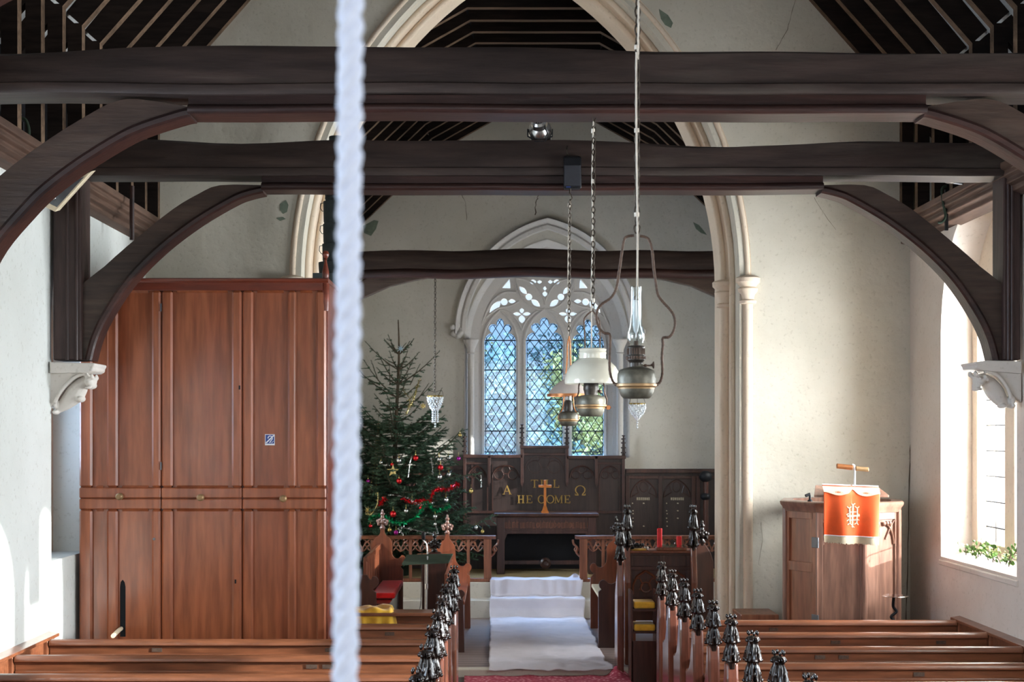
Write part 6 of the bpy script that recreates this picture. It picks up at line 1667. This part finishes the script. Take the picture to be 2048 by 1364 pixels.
tinsel([(870, 1035), (872, 1055), (871, 1068), (800, 1055), (806, 1068), (808, 1080)], 'tin_s', 'silver lametta low above the altar rail', .03, 110)
# beads
m = MB(); pth = catmull([P(x, y, surf(x, y)-.03) for x, y in [(752, 880), (750, 920), (744, 960), (738, 990)]], 8)
for p in pth: m.ell(p, .006, 6, 4)
pth = catmull([P(x, y, surf(x, y)-.03) for x, y in [(757, 830), (756, 870), (754, 930), (752, 990)]], 10)
for p in pth: m.ell(p, .006, 6, 4)
o = m.build('bead_string', M['bgold']); tag(o, 'thin strings of pale gold beads hanging down the left of the tree', 'beads')
def star(x, y, R, pts, mat, name, label, Y, inner=.42, th=.012):
    c = P(x, y, Y); k = Y/F; o = [c+V((R*k*(1 if i % 2 == 0 else inner)*math.sin(i*PI/pts), 0, R*k*(1 if i % 2 == 0 else inner)*math.cos(i*PI/pts))) for i in range(2*pts)]
    m = MB(); n = 2*pts; m.add(o+[c+V((0, -th, 0)), c+V((0, th, 0))], [(i, (i+1) % n, n) for i in range(n)]+[((i+1) % n, i, n+1) for i in range(n)]); ob = m.build(name, M[mat], smooth=False); tag(ob, label, 'ornament')
star(786, 942, 12.5, 5, 'star', 'star_ornament', 'large straw coloured five-pointed star near the middle of the tree', surf(786, 942)-.04)
star(736, 1020, 8, 8, 'star', 'star_ornament', 'small gold snowflake at the low left of the tree', surf(736, 1020)-.04, .3)
star(801, 697, 9, 8, 'snow', 'snowflake_ornament', 'pale blue snowflake near the top of the tree', TY-.06, .3)
star(846, 812, 7, 6, 'star', 'star_ornament', 'gold foil star high on the right of the tree', surf(846, 812), .5)
# ================================================================ OUTSIDE
GZ = -.6
o = MB().box(-60, 60, 22.9, 130, GZ-.2, GZ).build('churchyard_grass', M['grass'], smooth=False); tag(o, 'churchyard grass beyond the windows', 'grass', kind='stuff')
o = MB().box(6, 70, -30, 22.8, GZ-.2, GZ).build('churchyard_grass', M['grass'], smooth=False); tag(o, 'churchyard grass on the south side', 'grass', kind='stuff')
def treeout(cx, Y, h, rad, mat, label, seed, n=5200, conic=True, leaf_=.08):
    r = random.Random(seed); t = thing('churchyard_tree', (cx, Y, GZ), label, 'tree')
    MB().tube([(cx, Y, GZ), (cx+.1, Y, GZ+h*.5), (cx, Y, GZ+h*.9)], [.28, .18, .04], 8).build('trunk', M['bark'], t)
    m = MB(); cl = []
    for i in range(60):
        f = r.random(); R = rad*((1-f)**.7 if conic else math.sqrt(max(.05, 1-(2*f-1)**2))); a = r.uniform(0, 2*PI); q = math.sqrt(r.random())
        cl.append(V((cx+R*q*math.cos(a), Y+R*q*math.sin(a), GZ+.4+f*(h-.4))))
    for i in range(n):
        c = r.choice(cl)+V((r.gauss(0, .38), r.gauss(0, .38), r.gauss(0, .34)))*(rad/2.4); 
        if c.z < GZ: continue
        d = V((r.gauss(0, 1), r.gauss(0, 1), r.gauss(0, .7))).normalized()*leaf_; s = d.cross(V((r.gauss(0, 1), r.gauss(0, 1), r.gauss(0, 1)))).normalized()*leaf_*.55
        k = len(m.v); m.v += [c-d, c+s, c+d, c-s]; m.f.append((k, k+1, k+2, k+3))
    m.build('foliage', mat, t, smooth=False)
treeout(-.3, 28.5, 4.8, 1.8, M['fol_dark'], 'blue-green conifer seen through the left light of the east window', 1, 9000, False)
treeout(2.0, 36, 5.3, 2.7, M['fol_dark'], 'bushy dark conifer seen through the middle light of the east window', 2, 12000, False)
treeout(1.75, 30.5, 4.9, 1.3, M['fol_lit'], 'sunlit yellow-green tree behind the right half of the east window', 3, 9000, False, .06)
treeout(-1.6, 42, 5.2, 3.0, M['fol_lit'], 'distant pale sunlit tree low behind the east window', 4, 9000, False)
treeout(5.0, 41, 6.0, 2.6, M['fol_dark'], 'tall conifer beyond the right light of the east window', 5, 9000, False)
r = random.Random(77); m = MB()
for i in range(16000):
    c = V((r.uniform(-5, 9), 46+r.gauss(0, .6), 0)); top = 4.3+.9*noise.noise(V((c.x*.6, 0, 0))); c.z = GZ+(top-GZ)*r.random()**.8
    d = V((r.gauss(0, 1), r.gauss(0, .5), r.gauss(0, 1))).normalized()*.2; s_ = d.cross(V((r.gauss(0, .4), 1, r.gauss(0, .4)))).normalized()*.13
    k = len(m.v); m.v += [c-d, c+s_, c+d, c-s_]; m.f.append((k, k+1, k+2, k+3))
o = m.build('boundary_hedge', M['hedge'], smooth=False); tag(o, 'tall hedge closing the churchyard far beyond the east window', 'hedge')
# ================================================================ LIGHT
def sun(dirv, e, col, ang=.6):
    l = bpy.data.lights.new('sun', 'SUN'); l.energy = e; l.color = col; l.angle = math.radians(ang)
    o = bpy.data.objects.new('sun', l); COL.objects.link(o); o.rotation_euler = V(dirv).to_track_quat('-Z', 'Y').to_euler(); o.location = (12, 0, 12)
sun((-.95, .27, -.235), 7, (1, .93, .82))
def area(loc, d, sx, sy, e, col, name='window_light', spread=170):
    l = bpy.data.lights.new(name, 'AREA'); l.shape = 'RECTANGLE'; l.size = sx; l.size_y = sy; l.energy = e; l.color = col; l.spread = math.radians(spread)
    o = bpy.data.objects.new(name, l); COL.objects.link(o); o.location = loc; o.rotation_euler = V(d).to_track_quat('-Z', 'Z').to_euler()
COOL = (.80, .90, 1.0); WARM = (1, .94, .86)
area((XR+.62, 12.52, 2.9), (-1, 0, .1), 2.0, 2.8, 560, (1, .97, .92))
area((XR+.62, 8.3, 2.8), (-1, 0, .1), 2.4, 2.8, 340, (1, .97, .92))
area((XR+.62, 3.2, 2.9), (-1, 0, .1), 2.0, 2.8, 260, (1, .97, .92))
area((XL-.62, 11.92, 2.9), (1, 0, .1), 1.1, 2.6, 40, (.6, .78, 1))
area((XL-.62, 7.0, 2.9), (1, 0, .1), 2.0, 2.6, 330, COOL)
area((XL-.62, 2.6, 2.9), (1, 0, .1), 2.0, 2.6, 200, COOL)
area((.35, Y0N-.3, 4.0), (0, 1, -.05), 2.6, 4.0, 70, (.93, .96, 1.0))
area((.9, 26.2, 9.6), (0, -4.0, -6.2), 5, 4, 2600, (.80, .88, 1.0), 'east_fill_light', 120)  # unseen lamp added above the east window view to brighten chancel and jambs
area((CR+.6, 16.9, 2.7), (-1, 0, .05), 2.0, 2.4, 230, WARM)
area((CR+.6, 20.6, 2.9), (-1, 0, .05), .9, 2.2, 210, WARM)
area((CL-.6, 18.2, 2.9), (1, 0, .05), 1.1, 2.2, 350, COOL)
w = bpy.data.worlds.new('sky'); S.world = w; w.use_nodes = True
nt = w.node_tree; nt.nodes.clear()
out = nt.nodes.new('ShaderNodeOutputWorld'); bg = nt.nodes.new('ShaderNodeBackground')
tc = nt.nodes.new('ShaderNodeTexCoord'); sep = nt.nodes.new('ShaderNodeSeparateXYZ'); nt.links.new(tc.outputs['Generated'], sep.inputs[0])
rp = ramp(nt, sep.outputs['Z'], [(0, (.93, .97, 1.0)), (.35, (.72, .86, 1.0))]); nt.links.new(rp.outputs[0], bg.inputs[0])
bg.inputs[1].default_value = .6; nt.links.new(bg.outputs[0], out.inputs[0])
# ================================================================ CAMERA
cam = bpy.data.cameras.new('camera'); co = bpy.data.objects.new('camera', cam); COL.objects.link(co)
co.location = (0, 0, CAMZ); co.rotation_euler = (PI/2, 0, 0)
cam.sensor_width = 36; cam.lens = F/2048*36
cam.shift_x = (1024-990)/2048; cam.shift_y = (870-682)/2048
cam.clip_start = .05; cam.clip_end = 300
cam.dof.use_dof = True; cam.dof.focus_distance = 10.0; cam.dof.aperture_fstop = 5.6
S.camera = co
S.view_settings.view_transform = 'Standard'; S.view_settings.look = 'None'; S.view_settings.gamma = 1; S.view_settings.use_curve_mapping = False
S.view_settings.exposure = 1.0
